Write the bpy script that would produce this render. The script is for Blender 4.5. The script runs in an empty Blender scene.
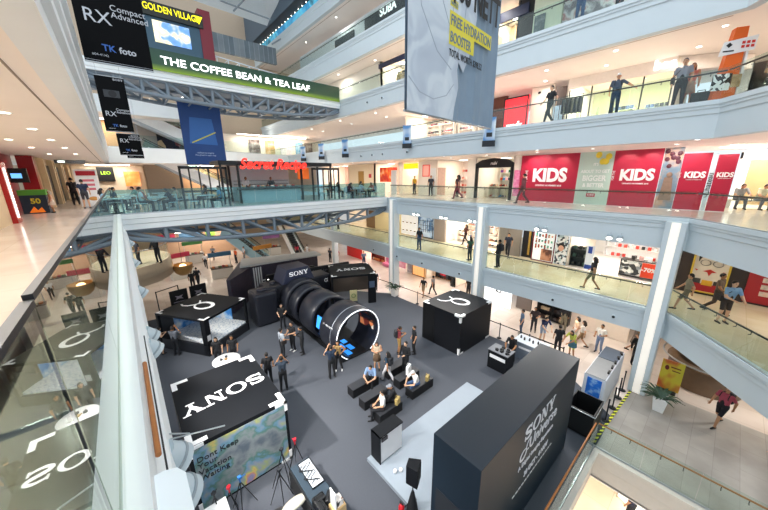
import bpy, bmesh, math, random
from mathutils import Vector, Matrix, Euler
random.seed(7)
S = bpy.context.scene
COL = S.collection
R = math.radians
PI = math.pi

# ------------------------------------------------------------------ camera
cam_d = bpy.data.cameras.new('camera'); cam = bpy.data.objects.new('camera', cam_d); COL.objects.link(cam)
cam_d.sensor_width = 36; cam_d.sensor_fit = 'HORIZONTAL'; cam_d.lens = 299 / 768 * 36
cam_d.clip_start = 0.03; cam_d.clip_end = 300
_th, _ya, _ro = R(14.84), R(40.8), R(-.447)
_fw = Vector((math.sin(_ya)*math.cos(_th), math.cos(_ya)*math.cos(_th), -math.sin(_th)))
_rt = Vector((math.cos(_ya), -math.sin(_ya), 0)); _up = _rt.cross(_fw)
_r2 = _rt*math.cos(_ro) + _up*math.sin(_ro); _u2 = -_rt*math.sin(_ro) + _up*math.cos(_ro)
cam.matrix_world = Matrix(((_r2.x,_u2.x,-_fw.x,0),(_r2.y,_u2.y,-_fw.y,0),(_r2.z,_u2.z,-_fw.z,1.7),(0,0,0,1)))
S.camera = cam

# ------------------------------------------------------------------ world and exposure
S.view_settings.view_transform = 'Standard'; S.view_settings.look = 'None'
S.view_settings.gamma = 1; S.view_settings.use_curve_mapping = False
S.view_settings.exposure = 0.22
W = bpy.data.worlds.new('world'); S.world = W; W.use_nodes = True
_bg = W.node_tree.nodes['Background']; _bg.inputs[0].default_value = (.80, .90, 1, 1); _bg.inputs[1].default_value = 1.0

def area(name, loc, sx, sy, power, color=(1,.95,.88), rot=(0,0,0), spread=PI):
    d = bpy.data.lights.new(name, 'AREA'); d.shape = 'RECTANGLE'; d.size = sx; d.size_y = sy
    d.energy = power; d.color = color; d.spread = spread
    o = bpy.data.objects.new(name, d); o.location = loc; o.rotation_euler = rot; COL.objects.link(o); return o
def spot(name, loc, target, power, angle=60, color=(1,.93,.83), size=.1, blend=.5):
    d = bpy.data.lights.new(name, 'SPOT'); d.energy = power; d.spot_size = R(angle); d.spot_blend = blend
    d.color = color; d.shadow_soft_size = size
    o = bpy.data.objects.new(name, d); o.location = loc
    o.rotation_euler = (Vector(target)-Vector(loc)).to_track_quat('-Z','Y').to_euler(); COL.objects.link(o); return o
# daylight entering through the glazed roof of the atrium
area('roof_skylight', (8, 8, 19), 14, 24, 1700, (.86,.94,1))

# ------------------------------------------------------------------ materials
def lin(c):
    if isinstance(c, str):
        c = [int(c[i:i+2],16)/255 for i in (0,2,4)]
    return tuple(((v/12.92) if v <= .04045 else ((v+.055)/1.055)**2.4) for v in c)
_M = {}
def mat(c, rough=.6, metal=0., emit=0., noise=0.06, scale=6., bump=0., name=None, spec=.5, ecol=None):
    key = (c, rough, metal, emit, noise, scale, bump, spec, ecol)
    if key in _M: return _M[key]
    m = bpy.data.materials.new(name or 'mat_'+c); m.use_nodes = True
    nt = m.node_tree; b = nt.nodes['Principled BSDF']; col = lin(c)
    b.inputs['Roughness'].default_value = rough; b.inputs['Metallic'].default_value = metal
    b.inputs['Specular IOR Level'].default_value = spec
    if noise:
        tc = nt.nodes.new('ShaderNodeTexCoord'); n = nt.nodes.new('ShaderNodeTexNoise'); n.inputs['Scale'].default_value = scale
        n.inputs['Detail'].default_value = 3
        r = nt.nodes.new('ShaderNodeMix'); r.data_type = 'RGBA'
        r.inputs[6].default_value = (*[v*(1-noise) for v in col],1); r.inputs[7].default_value = (*[min(1,v*(1+noise)) for v in col],1)
        nt.links.new(tc.outputs['Object'], n.inputs['Vector']); nt.links.new(n.outputs['Fac'], r.inputs[0])
        nt.links.new(r.outputs[2], b.inputs['Base Color'])
        if bump:
            bp = nt.nodes.new('ShaderNodeBump'); bp.inputs['Strength'].default_value = bump
            nt.links.new(n.outputs['Fac'], bp.inputs['Height']); nt.links.new(bp.outputs[0], b.inputs['Normal'])
    else: b.inputs['Base Color'].default_value = (*col,1)
    if emit:
        b.inputs['Emission Color'].default_value = (*lin(ecol or c),1); b.inputs['Emission Strength'].default_value = emit
    _M[key] = m; return m

def ramp_mat(name, stops, scale=1.5, kind='noise', rough=.5, detail=4, emit=0., dist=0.):
    """surface with a many coloured pattern of its own (photo prints, goods)"""
    m = bpy.data.materials.new(name); m.use_nodes = True; nt = m.node_tree; b = nt.nodes['Principled BSDF']
    tc = nt.nodes.new('ShaderNodeTexCoord')
    if kind == 'noise':
        n = nt.nodes.new('ShaderNodeTexNoise'); n.inputs['Detail'].default_value = detail; n.inputs['Distortion'].default_value = dist; out = n.outputs['Fac']
    else:
        n = nt.nodes.new('ShaderNodeTexVoronoi'); sp = nt.nodes.new('ShaderNodeSeparateColor')
        nt.links.new(n.outputs['Color'], sp.inputs[0]); out = sp.outputs[0]
    n.inputs['Scale'].default_value = scale
    cr = nt.nodes.new('ShaderNodeValToRGB'); e = cr.color_ramp.elements
    while len(e) < len(stops): e.new(.5)
    for i, (p, c) in enumerate(stops): e[i].position = p; e[i].color = (*lin(c),1)
    if kind != 'noise': cr.color_ramp.interpolation = 'CONSTANT'
    nt.links.new(tc.outputs['Object'], n.inputs['Vector']); nt.links.new(out, cr.inputs[0]); nt.links.new(cr.outputs[0], b.inputs['Base Color'])
    b.inputs['Roughness'].default_value = rough
    if emit:
        nt.links.new(cr.outputs[0], b.inputs['Emission Color']); b.inputs['Emission Strength'].default_value = emit
    return m

def tile_mat(name, c1, c2, mortar, sx, sy, rough=.25, msize=.008, off=.0, noise=.5):
    m = bpy.data.materials.new(name); m.use_nodes = True; nt = m.node_tree; b = nt.nodes['Principled BSDF']
    tc = nt.nodes.new('ShaderNodeTexCoord'); br = nt.nodes.new('ShaderNodeTexBrick')
    br.inputs['Scale'].default_value = 1; br.inputs['Brick Width'].default_value = sx; br.inputs['Row Height'].default_value = sy
    br.inputs['Mortar Size'].default_value = msize; br.offset = off
    br.inputs['Color1'].default_value = (*lin(c1),1); br.inputs['Color2'].default_value = (*lin(c2),1); br.inputs['Mortar'].default_value = (*lin(mortar),1)
    n = nt.nodes.new('ShaderNodeTexNoise'); n.inputs['Scale'].default_value = .8; n.inputs['Detail'].default_value = 6
    mx = nt.nodes.new('ShaderNodeMix'); mx.data_type = 'RGBA'; mx.blend_type = 'SOFT_LIGHT'; mx.inputs[0].default_value = noise
    nt.links.new(tc.outputs['Object'], br.inputs['Vector']); nt.links.new(tc.outputs['Object'], n.inputs['Vector'])
    nt.links.new(br.outputs['Color'], mx.inputs[6]); nt.links.new(n.outputs['Fac'], mx.inputs[7]); nt.links.new(mx.outputs[2], b.inputs['Base Color'])
    b.inputs['Roughness'].default_value = rough
    return m

def glass_mat(name, tint, refl=1.0, ior=1.5):
    m = bpy.data.materials.new(name); m.use_nodes = True; nt = m.node_tree; nt.nodes.clear()
    o = nt.nodes.new('ShaderNodeOutputMaterial'); mx = nt.nodes.new('ShaderNodeMixShader')
    t = nt.nodes.new('ShaderNodeBsdfTransparent'); t.inputs[0].default_value = (*tint,1)
    g = nt.nodes.new('ShaderNodeBsdfGlossy'); g.inputs['Roughness'].default_value = 0.0
    ge = nt.nodes.new('ShaderNodeNewGeometry'); dt = nt.nodes.new('ShaderNodeVectorMath'); dt.operation = 'DOT_PRODUCT'
    def M(op,a,b=None):
        n = nt.nodes.new('ShaderNodeMath'); n.operation = op
        for i,v in enumerate((a,b)):
            if v is None: continue
            if hasattr(v,'is_output'): nt.links.new(v,n.inputs[i])
            else: n.inputs[i].default_value = v
        return n.outputs[0]
    nt.links.new(ge.outputs['Incoming'], dt.inputs[0]); nt.links.new(ge.outputs['Normal'], dt.inputs[1])
    fr = M('MULTIPLY', M('ADD', M('MULTIPLY', M('POWER', M('SUBTRACT',1.0,M('ABSOLUTE',dt.outputs['Value'])),5.0), .96), .04), refl)
    fr = M('MINIMUM', fr, .95); nt.links.new(fr, mx.inputs[0])
    nt.links.new(t.outputs[0], mx.inputs[1]); nt.links.new(g.outputs[0], mx.inputs[2]); nt.links.new(mx.outputs[0], o.inputs[0])
    return m
GLASS = glass_mat('balustrade_glass', (.88,.95,.93), 1.0)
GLASS_NEAR = glass_mat('near_balustrade_glass', (.70,.78,.72), 1.35)
GLASS_TEAL = glass_mat('teal_glass', (.55,.78,.82), 1.6)
GLASS_CLEAR = glass_mat('clear_glass', (.94,.97,.97), .8)

# ------------------------------------------------------------------ mesh helpers
class MB:
    """collects shapes for ONE mesh"""
    def __init__(s): s.v=[]; s.f=[]; s.m=[]; s.T=None; s.mi=0; s.smooth=False; s.sm=[]
    def add(s, vs, fs):
        b=len(s.v)
        for p in vs:
            p=Vector(p); s.v.append(s.T@p if s.T else p)
        for f in fs: s.f.append([b+i for i in f]); s.m.append(s.mi); s.sm.append(s.smooth)
    def box(s,x0,x1,y0,y1,z0,z1):
        s.add([(x,y,z) for x in (x0,x1) for y in (y0,y1) for z in (z0,z1)],
              [(0,1,3,2),(4,6,7,5),(0,4,5,1),(2,3,7,6),(0,2,6,4),(1,5,7,3)]); return s
    def cbox(s,c,d): return s.box(c[0]-d[0]/2,c[0]+d[0]/2,c[1]-d[1]/2,c[1]+d[1]/2,c[2]-d[2]/2,c[2]+d[2]/2)
    def tube(s,p0,p1,r0,r1=None,n=10,cap=True):
        p0=Vector(p0);p1=Vector(p1); r1=r0 if r1 is None else r1
        q=(p1-p0).to_track_quat('Z','Y').to_matrix(); vs=[]
        for p,r in ((p0,r0),(p1,r1)):
            for i in range(n): a=2*PI*i/n; vs.append(p+q@Vector((r*math.cos(a),r*math.sin(a),0)))
        fs=[(i,(i+1)%n,n+(i+1)%n,n+i) for i in range(n)]
        k=s.smooth; s.smooth=n>6; s.add(vs,fs)
        if cap: s.smooth=False; s.add(vs[:n],[tuple(reversed(range(n)))]); s.add(vs[n:],[tuple(range(n))])
        s.smooth=k; return s
    def bar(s,p0,p1,w,h=None):
        """rectangular bar from p0 to p1"""
        h=h or w; p0=Vector(p0);p1=Vector(p1); d=(p1-p0); u=Vector((0,0,1)) if abs(d.normalized().z)<.95 else Vector((1,0,0))
        a=d.cross(u).normalized()*w/2; b=a.cross(d).normalized()*h/2
        s.add([p+i*a+j*b for p in (p0,p1) for i,j in ((-1,-1),(1,-1),(1,1),(-1,1))],
              [(3,2,1,0),(4,5,6,7),(0,1,5,4),(1,2,6,5),(2,3,7,6),(3,0,4,7)]); return s
    def path(s,pts,r,n=8):
        for a,b in zip(pts[:-1],pts[1:]): s.tube(a,b,r,n=n)
        for p in pts[1:-1]: s.ball(p,(r,r,r),n,6)
        return s
    def ball(s,c,r,n=12,k=8):
        vs=[];fs=[]
        for j in range(k+1):
            t=PI*j/k
            for i in range(n):
                a=2*PI*i/n; vs.append((c[0]+r[0]*math.sin(t)*math.cos(a),c[1]+r[1]*math.sin(t)*math.sin(a),c[2]+r[2]*math.cos(t)))
        for j in range(k):
            for i in range(n): fs.append((j*n+i,(j+1)*n+i,(j+1)*n+(i+1)%n,j*n+(i+1)%n))
        q=s.smooth; s.smooth=True; s.add(vs,fs); s.smooth=q; return s
    def lathe(s,prof,c=(0,0,0),n=24,a0=0,a1=2*PI):
        full=abs(a1-a0-2*PI)<1e-6; m=n if full else n+1; vs=[];fs=[]
        for r,z in prof:
            for i in range(m): a=a0+(a1-a0)*i/n; vs.append((c[0]+r*math.cos(a),c[1]+r*math.sin(a),c[2]+z))
        for j in range(len(prof)-1):
            for i in range(n):
                k=(i+1)%m; fs.append((j*m+i,j*m+k,(j+1)*m+k,(j+1)*m+i))
        q=s.smooth; s.smooth=True; s.add(vs,fs); s.smooth=q; return s
    def quad(s,*p): s.add(p,[tuple(range(len(p)))]); return s
    def prism(s,pts,h,axis='z',o=0):
        """2D outline extruded from o to o+h along axis"""
        f={'z':lambda a,b,c:(a,b,c),'y':lambda a,b,c:(a,c,b),'x':lambda a,b,c:(c,a,b)}[axis]; n=len(pts)
        s.add([f(a,b,o) for a,b in pts]+[f(a,b,o+h) for a,b in pts],
              [tuple(reversed(range(n))),tuple(range(n,2*n))]+[(i,(i+1)%n,n+(i+1)%n,n+i) for i in range(n)]); return s
    def sweep(s,prof,path,closed=True):
        """profile [(out,z)] along a plan polyline; out = to the right of travel"""
        n=len(path); P=[Vector((p[0],p[1])) for p in path]; rings=[]
        for i in range(n):
            d0=(P[i]-P[i-1]).normalized() if i else None; d1=(P[i+1]-P[i]).normalized() if i<n-1 else None
            if d0 is None: nn=Vector((d1.y,-d1.x)); k=1
            elif d1 is None: nn=Vector((d0.y,-d0.x)); k=1
            else:
                n0=Vector((d0.y,-d0.x)); n1=Vector((d1.y,-d1.x)); nn=(n0+n1).normalized(); k=1/max(.3,nn.dot(n0))
            z0=path[i][2] if len(path[i])>2 else 0
            rings.append([(P[i].x+nn.x*k*o,P[i].y+nn.y*k*o,z+z0) for o,z in prof])
        m=len(prof); vs=[p for r in rings for p in r]; fs=[]
        for i in range(n-1):
            for j in range(m if closed else m-1):
                k=(j+1)%m; fs.append((i*m+j,(i+1)*m+j,(i+1)*m+k,i*m+k))
        if closed: fs+= [tuple(range(m)), tuple(reversed(range((n-1)*m,n*m)))]
        s.add(vs,fs); return s
    def mesh(s,name,mats):
        me=bpy.data.meshes.new(name); me.from_pydata([tuple(v) for v in s.v],[],s.f)
        if not isinstance(mats,(list,tuple)): mats=[mats]
        for m in mats: me.materials.append(m)
        me.polygons.foreach_set('material_index',s.m); me.polygons.foreach_set('use_smooth',s.sm)
        bm=bmesh.new(); bm.from_mesh(me); bmesh.ops.recalc_face_normals(bm,faces=bm.faces); bm.to_mesh(me); bm.free()
        me.update(); return me
    def build(s,name,mats,parent=None,loc=None,rotz=None,bevel=0):
        o=bpy.data.objects.new(name,s.mesh(name,mats)); COL.objects.link(o)
        if parent: o.parent=parent
        if loc: o.location=loc
        if rotz is not None: o.rotation_euler=(0,0,rotz)
        if bevel:
            b=o.modifiers.new('bevel','BEVEL'); b.width=bevel; b.segments=2; b.limit_method='ANGLE'
        return o

def tag(o,label,cat,group=None,kind=None):
    if label: o['label']=label
    if cat: o['category']=cat
    if group: o['group']=group
    if kind: o['kind']=kind
    return o
def thing(name,label,cat,loc=(0,0,0),rotz=0,group=None):
    o=bpy.data.objects.new(name,None); o.empty_display_size=.1; COL.objects.link(o)
    o.location=loc; o.rotation_euler=(0,0,rotz); return tag(o,label,cat,group)
def struct(name,mb,mats,parent=None,**k):
    o=mb.build(name,mats,parent,**k)
    if not parent: o['kind']='structure'
    return o
def copy_tree(o,parent=None):
    c=o.copy(); COL.objects.link(c)
    if parent: c.parent=parent
    for ch in o.children: copy_tree(ch,c)
    return c

def text_mesh(txt,size,thick=.01,mats=None,bold=0.,shear=0,ax='center',spacing=1.,sx=1.,ay='CENTER',line=1.):
    cu=bpy.data.curves.new('lettering','FONT'); cu.body=txt; cu.size=size; cu.extrude=thick; cu.offset=bold*size; cu.shear=shear
    cu.align_x=ax.upper(); cu.align_y=ay; cu.space_character=spacing; cu.resolution_u=3; cu.space_line=line
    o=bpy.data.objects.new('tmp',cu); COL.objects.link(o); bpy.context.view_layer.update()
    me=bpy.data.meshes.new_from_object(o.evaluated_get(bpy.context.evaluated_depsgraph_get()))
    bpy.data.objects.remove(o); bpy.data.curves.remove(cu)
    if sx!=1: me.transform(Matrix.Diagonal((sx,1,1,1)))
    me.materials.clear(); me.materials.append(mats); return me
def frame(o,x,z):
    """matrix: local x,y of lettering -> world directions x,z"""
    x=Vector(x).normalized(); z=Vector(z).normalized(); n=x.cross(z)
    return Matrix(((x.x,z.x,n.x,o[0]),(x.y,z.y,n.y,o[1]),(x.z,z.z,n.z,o[2]),(0,0,0,1)))
def lettering(txt,size,loc,xd,zd,m,parent=None,name='lettering',**k):
    me=text_mesh(txt,size,mats=m,**k); o=bpy.data.objects.new(name,me); COL.objects.link(o)
    mw=frame(loc,xd,zd)
    if parent:
        o.parent=parent; o.matrix_local=mw
    else: o.matrix_world=mw
    return o

# the slab serif maker's word on the booths, drawn from outlines in a 4.6 x 1 field
def sony_shapes():
    out=[]
    def ell(cx,cy,rx,ry,a0,a1,n=20): return [(cx+rx*math.cos(R(a0+(a1-a0)*i/n)),cy+ry*math.sin(R(a0+(a1-a0)*i/n))) for i in range(n+1)]
    def band(pts,w):  # variable width stroke
        L=[];Rr=[]
        for i,(x,y) in enumerate(pts):
            a=pts[max(0,i-1)];b=pts[min(len(pts)-1,i+1)]; dx,dy=b[0]-a[0],b[1]-a[1]; l=math.hypot(dx,dy); ww=w(i/(len(pts)-1))
            L.append((x-dy/l*ww,y+dx/l*ww)); Rr.append((x+dy/l*ww,y-dx/l*ww))
        return [[L[i],L[i+1],Rr[i+1],Rr[i]] for i in range(len(pts)-1)]
    s=ell(.5,.73,.36,.2,20,200,12)[:-1]+ell(.5,.73,.36,.2,200,255,5)+ell(.52,.27,.38,.2,75,0,6)[1:]+ell(.52,.27,.38,.2,0,-165,12)[1:]
    out+=band(s,lambda t:.05+.06*math.sin(PI*t))
    out+=[[(.82,.66),(.9,.66),(.9,.98),(.82,.98)],[(.08,.02),(.16,.02),(.16,.36),(.08,.36)]]
    for i in range(28):
        a0=2*PI*i/28;a1=2*PI*(i+1)/28
        out.append([(1.68+.58*math.cos(a0),.5+.52*math.sin(a0)),(1.68+.58*math.cos(a1),.5+.52*math.sin(a1)),(1.68+.36*math.cos(a1),.5+.42*math.sin(a1)),(1.68+.36*math.cos(a0),.5+.42*math.sin(a0))])
    q=lambda a,b,c,d: out.append([(a,c),(b,c),(b,d),(a,d)])
    q(2.5,2.6,.06,.94); q(3.2,3.3,.06,.94); q(2.38,2.78,0,.09); q(3.05,3.45,.91,1); q(2.38,2.66,.91,1)
    out.append([(2.45,1),(2.72,1),(3.3,0),(3.05,0)])
    out.append([(3.58,.97),(3.86,.97),(4.16,.45),(4.16,.3),(3.98,.3)]); out.append([(4.34,.97),(4.5,.97),(4.2,.42),(4.05,.42)])
    q(3.98,4.18,.04,.45); q(3.86,4.3,0,.09); q(3.5,3.96,.91,1); q(4.22,4.6,.91,1)
    return [[(x-2.3,y-.5) for x,y in p] for p in out]
def alpha_shapes():
    """looped ribbon emblem"""
    pts=[]
    n=40
    for i in range(n+1):
        t=i/n; a=R(-35+290*t+0); pts.append((.15+.55*math.cos(a),.42*math.sin(a)))
    full=[(-1.25,-.42),(-1.0,-.5),(-.7,-.38),(-.45,-.1)]+[( .15+.58*math.cos(R(a)),.06+.44*math.sin(R(a))) for a in range(170,-175,-10)]+[(-.5,.28),(-.75,.45)]
    out=[]
    for i in range(len(full)-1):
        (x0,y0),(x1,y1)=full[i],full[i+1]; dx,dy=x1-x0,y1-y0; l=math.hypot(dx,dy); t=i/(len(full)-2)
        w=.05+.06*math.sin(PI*min(1,t*1.15)); nx,ny=-dy/l*w,dx/l*w; e=.12
        out.append([(x0-dx*e+nx,y0-dy*e+ny),(x1+dx*e+nx,y1+dy*e+ny),(x1+dx*e-nx,y1+dy*e-ny),(x0-dx*e-nx,y0-dy*e-ny)])
    return out
def flat_shapes(shapes,h,name,loc,xd,zd,m,parent=None,thick=.01):
    mb=MB()
    for k,p in enumerate(shapes):
        mb.prism([(x*h,y*h) for x,y in p],thick,'z',0.0004*(k%5))
    o=mb.build(name,m,parent); mw=frame(loc,xd,zd)
    if parent: o.matrix_local=mw
    else: o.matrix_world=mw
    return o
# ------------------------------------------------------------------ people
def _pose(name):
    P=dict(dz=0,lean=(0,0,0),elb=[(-.25,-.03,1.14),(.25,-.03,1.14)],hand=[(-.25,.06,.90),(.25,.06,.90)],
           knee=[(-.1,.03,.49),(.1,.03,.49)],ank=[(-.12,-.02,.09),(.12,-.02,.09)],turn=0,head=(0,.02))
    if name=='walk': P.update(knee=[(-.09,.2,.5),(.09,-.02,.5)],ank=[(-.09,.28,.1),(.09,-.32,.16)],elb=[(-.24,-.14,1.15),(.24,.08,1.15)],hand=[(-.22,-.14,.9),(.22,.26,.97)])
    if name=='phone': P.update(elb=[(-.25,.02,1.13),(.25,.02,1.13)],hand=[(-.06,.27,1.2),(.08,.26,1.18)],head=(.06,-.03))
    if name=='camera': P.update(elb=[(-.27,.14,1.22),(.27,.14,1.22)],hand=[(-.07,.2,1.53),(.07,.2,1.53)])
    if name=='raise': P.update(elb=[(-.27,.1,1.3),(.25,-.02,1.14)],hand=[(-.12,.3,1.5),(.22,.14,.95)])
    if name=='rail': P.update(lean=(0,.1,-.01),elb=[(-.24,.12,1.12),(.24,.12,1.12)],hand=[(-.14,.36,1.06),(.14,.36,1.06)])
    if name=='wide': P.update(elb=[(-.42,.06,1.2),(.25,-.03,1.14)],hand=[(-.56,.22,1.06),(.24,.08,.92)])
    if name=='hips': P.update(elb=[(-.36,-.08,1.16),(.36,-.08,1.16)],hand=[(-.18,.04,1.02),(.18,.04,1.02)],knee=[(-.12,.02,.49),(.1,.06,.49)],ank=[(-.18,-.02,.09),(.13,.04,.09)])
    if name=='talk': P.update(elb=[(-.26,.04,1.14),(.26,0,1.14)],hand=[(-.16,.28,1.16),(.2,.22,1.02)])
    if name=='reach': P.update(lean=(0,.14,-.02),elb=[(-.24,.22,1.14),(.24,.22,1.14)],hand=[(-.14,.44,1.02),(.16,.44,1.02)],head=(.07,-.04))
    if name=='sit': P.update(dz=-.42,knee=[(-.12,.42,.5),(.12,.42,.5)],ank=[(-.12,.44,.09),(.12,.40,.09)],elb=[(-.25,.04,1.15),(.25,.04,1.15)],hand=[(-.1,.28,1.02),(.1,.28,1.02)])
    if name=='sitlean': P.update(dz=-.42,lean=(0,.16,-.03),knee=[(-.13,.42,.5),(.13,.42,.5)],ank=[(-.14,.46,.09),(.14,.38,.09)],elb=[(-.26,.22,1.1),(.26,.22,1.1)],hand=[(-.07,.42,1.04),(.07,.42,1.04)],head=(.08,-.04))
    return P
_PB={}
def _body(pose,sleeve,leg):
    key=(pose,sleeve,leg)
    if key in _PB: return _PB[key]
    P=_pose(pose); V=Vector; dz=P['dz']; le=V(P['lean']); caps=[]
    def T(p,k): return V(p)+V((0,0,dz))+le*k
    pel=T((0,0,.93),0); wai=T((0,.0,1.08),.35); che=T((0,0,1.29),.8); nec=T((0,-.005,1.42),1); hh=P['head']
    hd=T((0,hh[0],1.565+hh[1]),1.1)
    cl=.012 if sleeve=='long' else .005
    caps.append((pel+V((-.06,0,0)),pel+V((.06,0,0)),.115,.115,'hip')); caps.append((pel,wai,.12,.115,'hip'))
    for s in(-1,1):
        caps.append((wai+V((s*.05,0,-.04)),che+V((s*.075,0,.02)),.1,.105,'torso'))
        caps.append((che+V((s*.05,0,0)),T((s*.165,0,1.385),1),.1,.06,'torso'))
    caps.append((nec,hd,.052,.05,'neck'))
    for i,s in enumerate((-1,1)):
        sh=T((s*.175,0,1.385),1); el=T(P['elb'][i],1); ha=T(P['hand'][i],1)
        caps.append((sh,el,.057+cl,.043+cl,'uarm')); caps.append((el,ha,.042+cl,.027+(cl if sleeve=='long' else 0),'farm'))
        d=(ha-el).normalized(); caps.append((ha+d*.01,ha+d*.07,.03,.036,'hand'))
        hp=pel+V((s*.085,0,-.03)); kn=V(P['knee'][i]); an=V(P['ank'][i])
        w=.012 if leg=='long' else 0
        caps.append((hp,kn,.092,.058+w,'thigh')); caps.append((kn,an,.056+w,.036+w*1.3,'calf'))
        caps.append((an+V((0,-.04,-.04)),an+V((0,.15,-.055)),.043,.034,'foot'))
    mb=MB()
    for a,b,r0,r1,_ in caps:
        mb.tube(a,b,r0,r1,n=12); mb.ball(a,(r0,)*3,12,8); mb.ball(b,(r1,)*3,12,8)
    mb.ball(hd,(.075,.092,.112),16,12); mb.ball(hd+V((0,.045,-.06)),(.045,.045,.045),10,8)
    mb.tube(hd+V((0,.085,.02)),hd+V((0,.105,-.02)),.008,.014,n=6)
    for s in(-1,1): mb.ball(hd+V((s*.076,0,-.005)),(.013,.02,.03),8,6)
    me=mb.mesh('person',[mat('c99a78')]); o=bpy.data.objects.new('tmp',me); COL.objects.link(o)
    m=o.modifiers.new('r','REMESH'); m.mode='VOXEL'; m.voxel_size=.017; m.use_smooth_shade=True
    bpy.context.view_layer.update()
    src=bpy.data.meshes.new_from_object(o.evaluated_get(bpy.context.evaluated_depsgraph_get())); bpy.data.objects.remove(o); bpy.data.meshes.remove(me)
    bm=bmesh.new(); bm.from_mesh(src); bmesh.ops.smooth_vert(bm,verts=bm.verts,factor=.5,use_axis_x=True,use_axis_y=True,use_axis_z=True)
    mp={'hip':2,'torso':1,'neck':0,'uarm':1 if sleeve!='none' else 0,'farm':1 if sleeve=='long' else 0,'hand':0,'thigh':2 if leg!='dress' else 1,'calf':2 if leg=='long' else 0,'foot':3}
    if leg=='dress': mp['hip']=1
    eyes=[hd+V((s*.03,.082,.012)) for s in(-1,1)]; mouth=hd+V((0,.092,-.052))
    for f in bm.faces:
        c=f.calc_center_median(); best=9;reg='torso'
        if (c-hd).length<.125: 
            d=min((c-e).length for e in eyes); f.material_index=4 if d<.013 else 5 if ((c-mouth).x**2*.25+(c-mouth).z**2*3+(c-mouth).y**2)**.5<.014 else 0
            f.smooth=True; continue
        for a,b,r0,r1,rg in caps:
            ab=b-a; t=max(0,min(1,(c-a).dot(ab)/ab.length_squared)); d=(c-(a+ab*t)).length-(r0+(r1-r0)*t)
            if d<best: best=d;reg=rg;bt=t
        mi=mp[reg]
        if reg=='uarm' and sleeve=='short' and bt>.75: mi=0
        if reg=='thigh' and leg=='short' and bt>.9: mi=0
        if reg=='neck' and bt<.2: mi=1
        f.material_index=mi; f.smooth=True
    # separate fingers and a thumb on each hand
    for i,s in enumerate((-1,1)):
        el=T(P['elb'][i],1); ha=T(P['hand'][i],1); d=(ha-el).normalized()
        side=d.cross(V((0,0,1))) if abs(d.z)<.9 else d.cross(V((1,0,0)))
        if abs(d.z)>=.9: side=V((0,1,0))
        side=(side-d*side.dot(d)).normalized(); curl=d.cross(side)*( -s)
        fb=MB()
        for k,L in enumerate((.062,.072,.067,.052)):
            b0=ha+d*.085+side*(.024-.016*k); b1=b0+d*L*.55+curl*.006; b2=b1+(d*.75+curl*.6).normalized()*L*.5
            fb.tube(b0,b1,.009,.008,n=6); fb.tube(b1,b2,.008,.006,n=6); fb.ball(b2,(.006,)*3,6,4)
        t0=ha+d*.035+side*.03; t1=t0+(side+d*.5).normalized()*.035; t2=t1+(d+curl*.3).normalized()*.03
        fb.tube(t0,t1,.011,.010,n=6); fb.tube(t1,t2,.010,.007,n=6); fb.ball(t2,(.007,)*3,6,4)
        vs=[bm.verts.new(p) for p in fb.v]
        for q in fb.f:
            try: f=bm.faces.new([vs[j] for j in q]); f.material_index=0; f.smooth=True
            except ValueError: pass
    bm.to_mesh(src); bm.free()
    _PB[key]=(src,hd,pel,che); return _PB[key]
_HB={}
def _hair(pose,style):
    key=(pose,style)
    if key in _HB: return _HB[key]
    _,hd,pel,che=_PB[[k for k in _PB if k[0]==pose][0]]
    mb=MB(); vs=[];fs=[];n=18;k=9
    for j in range(k+1):
        for i in range(n):
            a=2*PI*i/n; front=max(0,math.sin(a)); tmax=PI*(.60-.30*front) if style!='cap' else PI*(.46-.04*front)
            t=tmax*j/k; r=1.1; x,y,z=.075*r*math.sin(t)*math.cos(a),.092*r*math.sin(t)*math.sin(a)-.006,.112*r*math.cos(t)
            vs.append((hd.x+x,hd.y+y,hd.z+z))
    for j in range(k):
        for i in range(n): fs.append((j*n+i,(j+1)*n+i,(j+1)*n+(i+1)%n,j*n+(i+1)%n))
    mb.smooth=True; mb.add(vs,fs)
    if style=='long':
        mb.tube(hd+Vector((0,-.06,.02)),hd+Vector((0,-.085,-.17)),.075,.085,n=12); mb.ball(hd+Vector((0,-.085,-.17)),(.085,.04,.09),12,8)
        for s in(-1,1): mb.tube(hd+Vector((s*.066,-.01,.02)),hd+Vector((s*.08,-.02,-.16)),.028,.03,n=8)
    if style=='bun': mb.ball(hd+Vector((0,-.1,.05)),(.045,.045,.045),10,8)
    if style=='cap': mb.lathe([(0,0),(.07,.0),(.075,.012),(0,.016)],hd+Vector((0,.075,.02)),16)
    me=mb.mesh('hair',[mat('1a1513',rough=.5)]); _HB[key]=me; return me
_n=[0]
SKINS=['c79a7a','b98763','d3a98a','a8764f','c39271']
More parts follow.
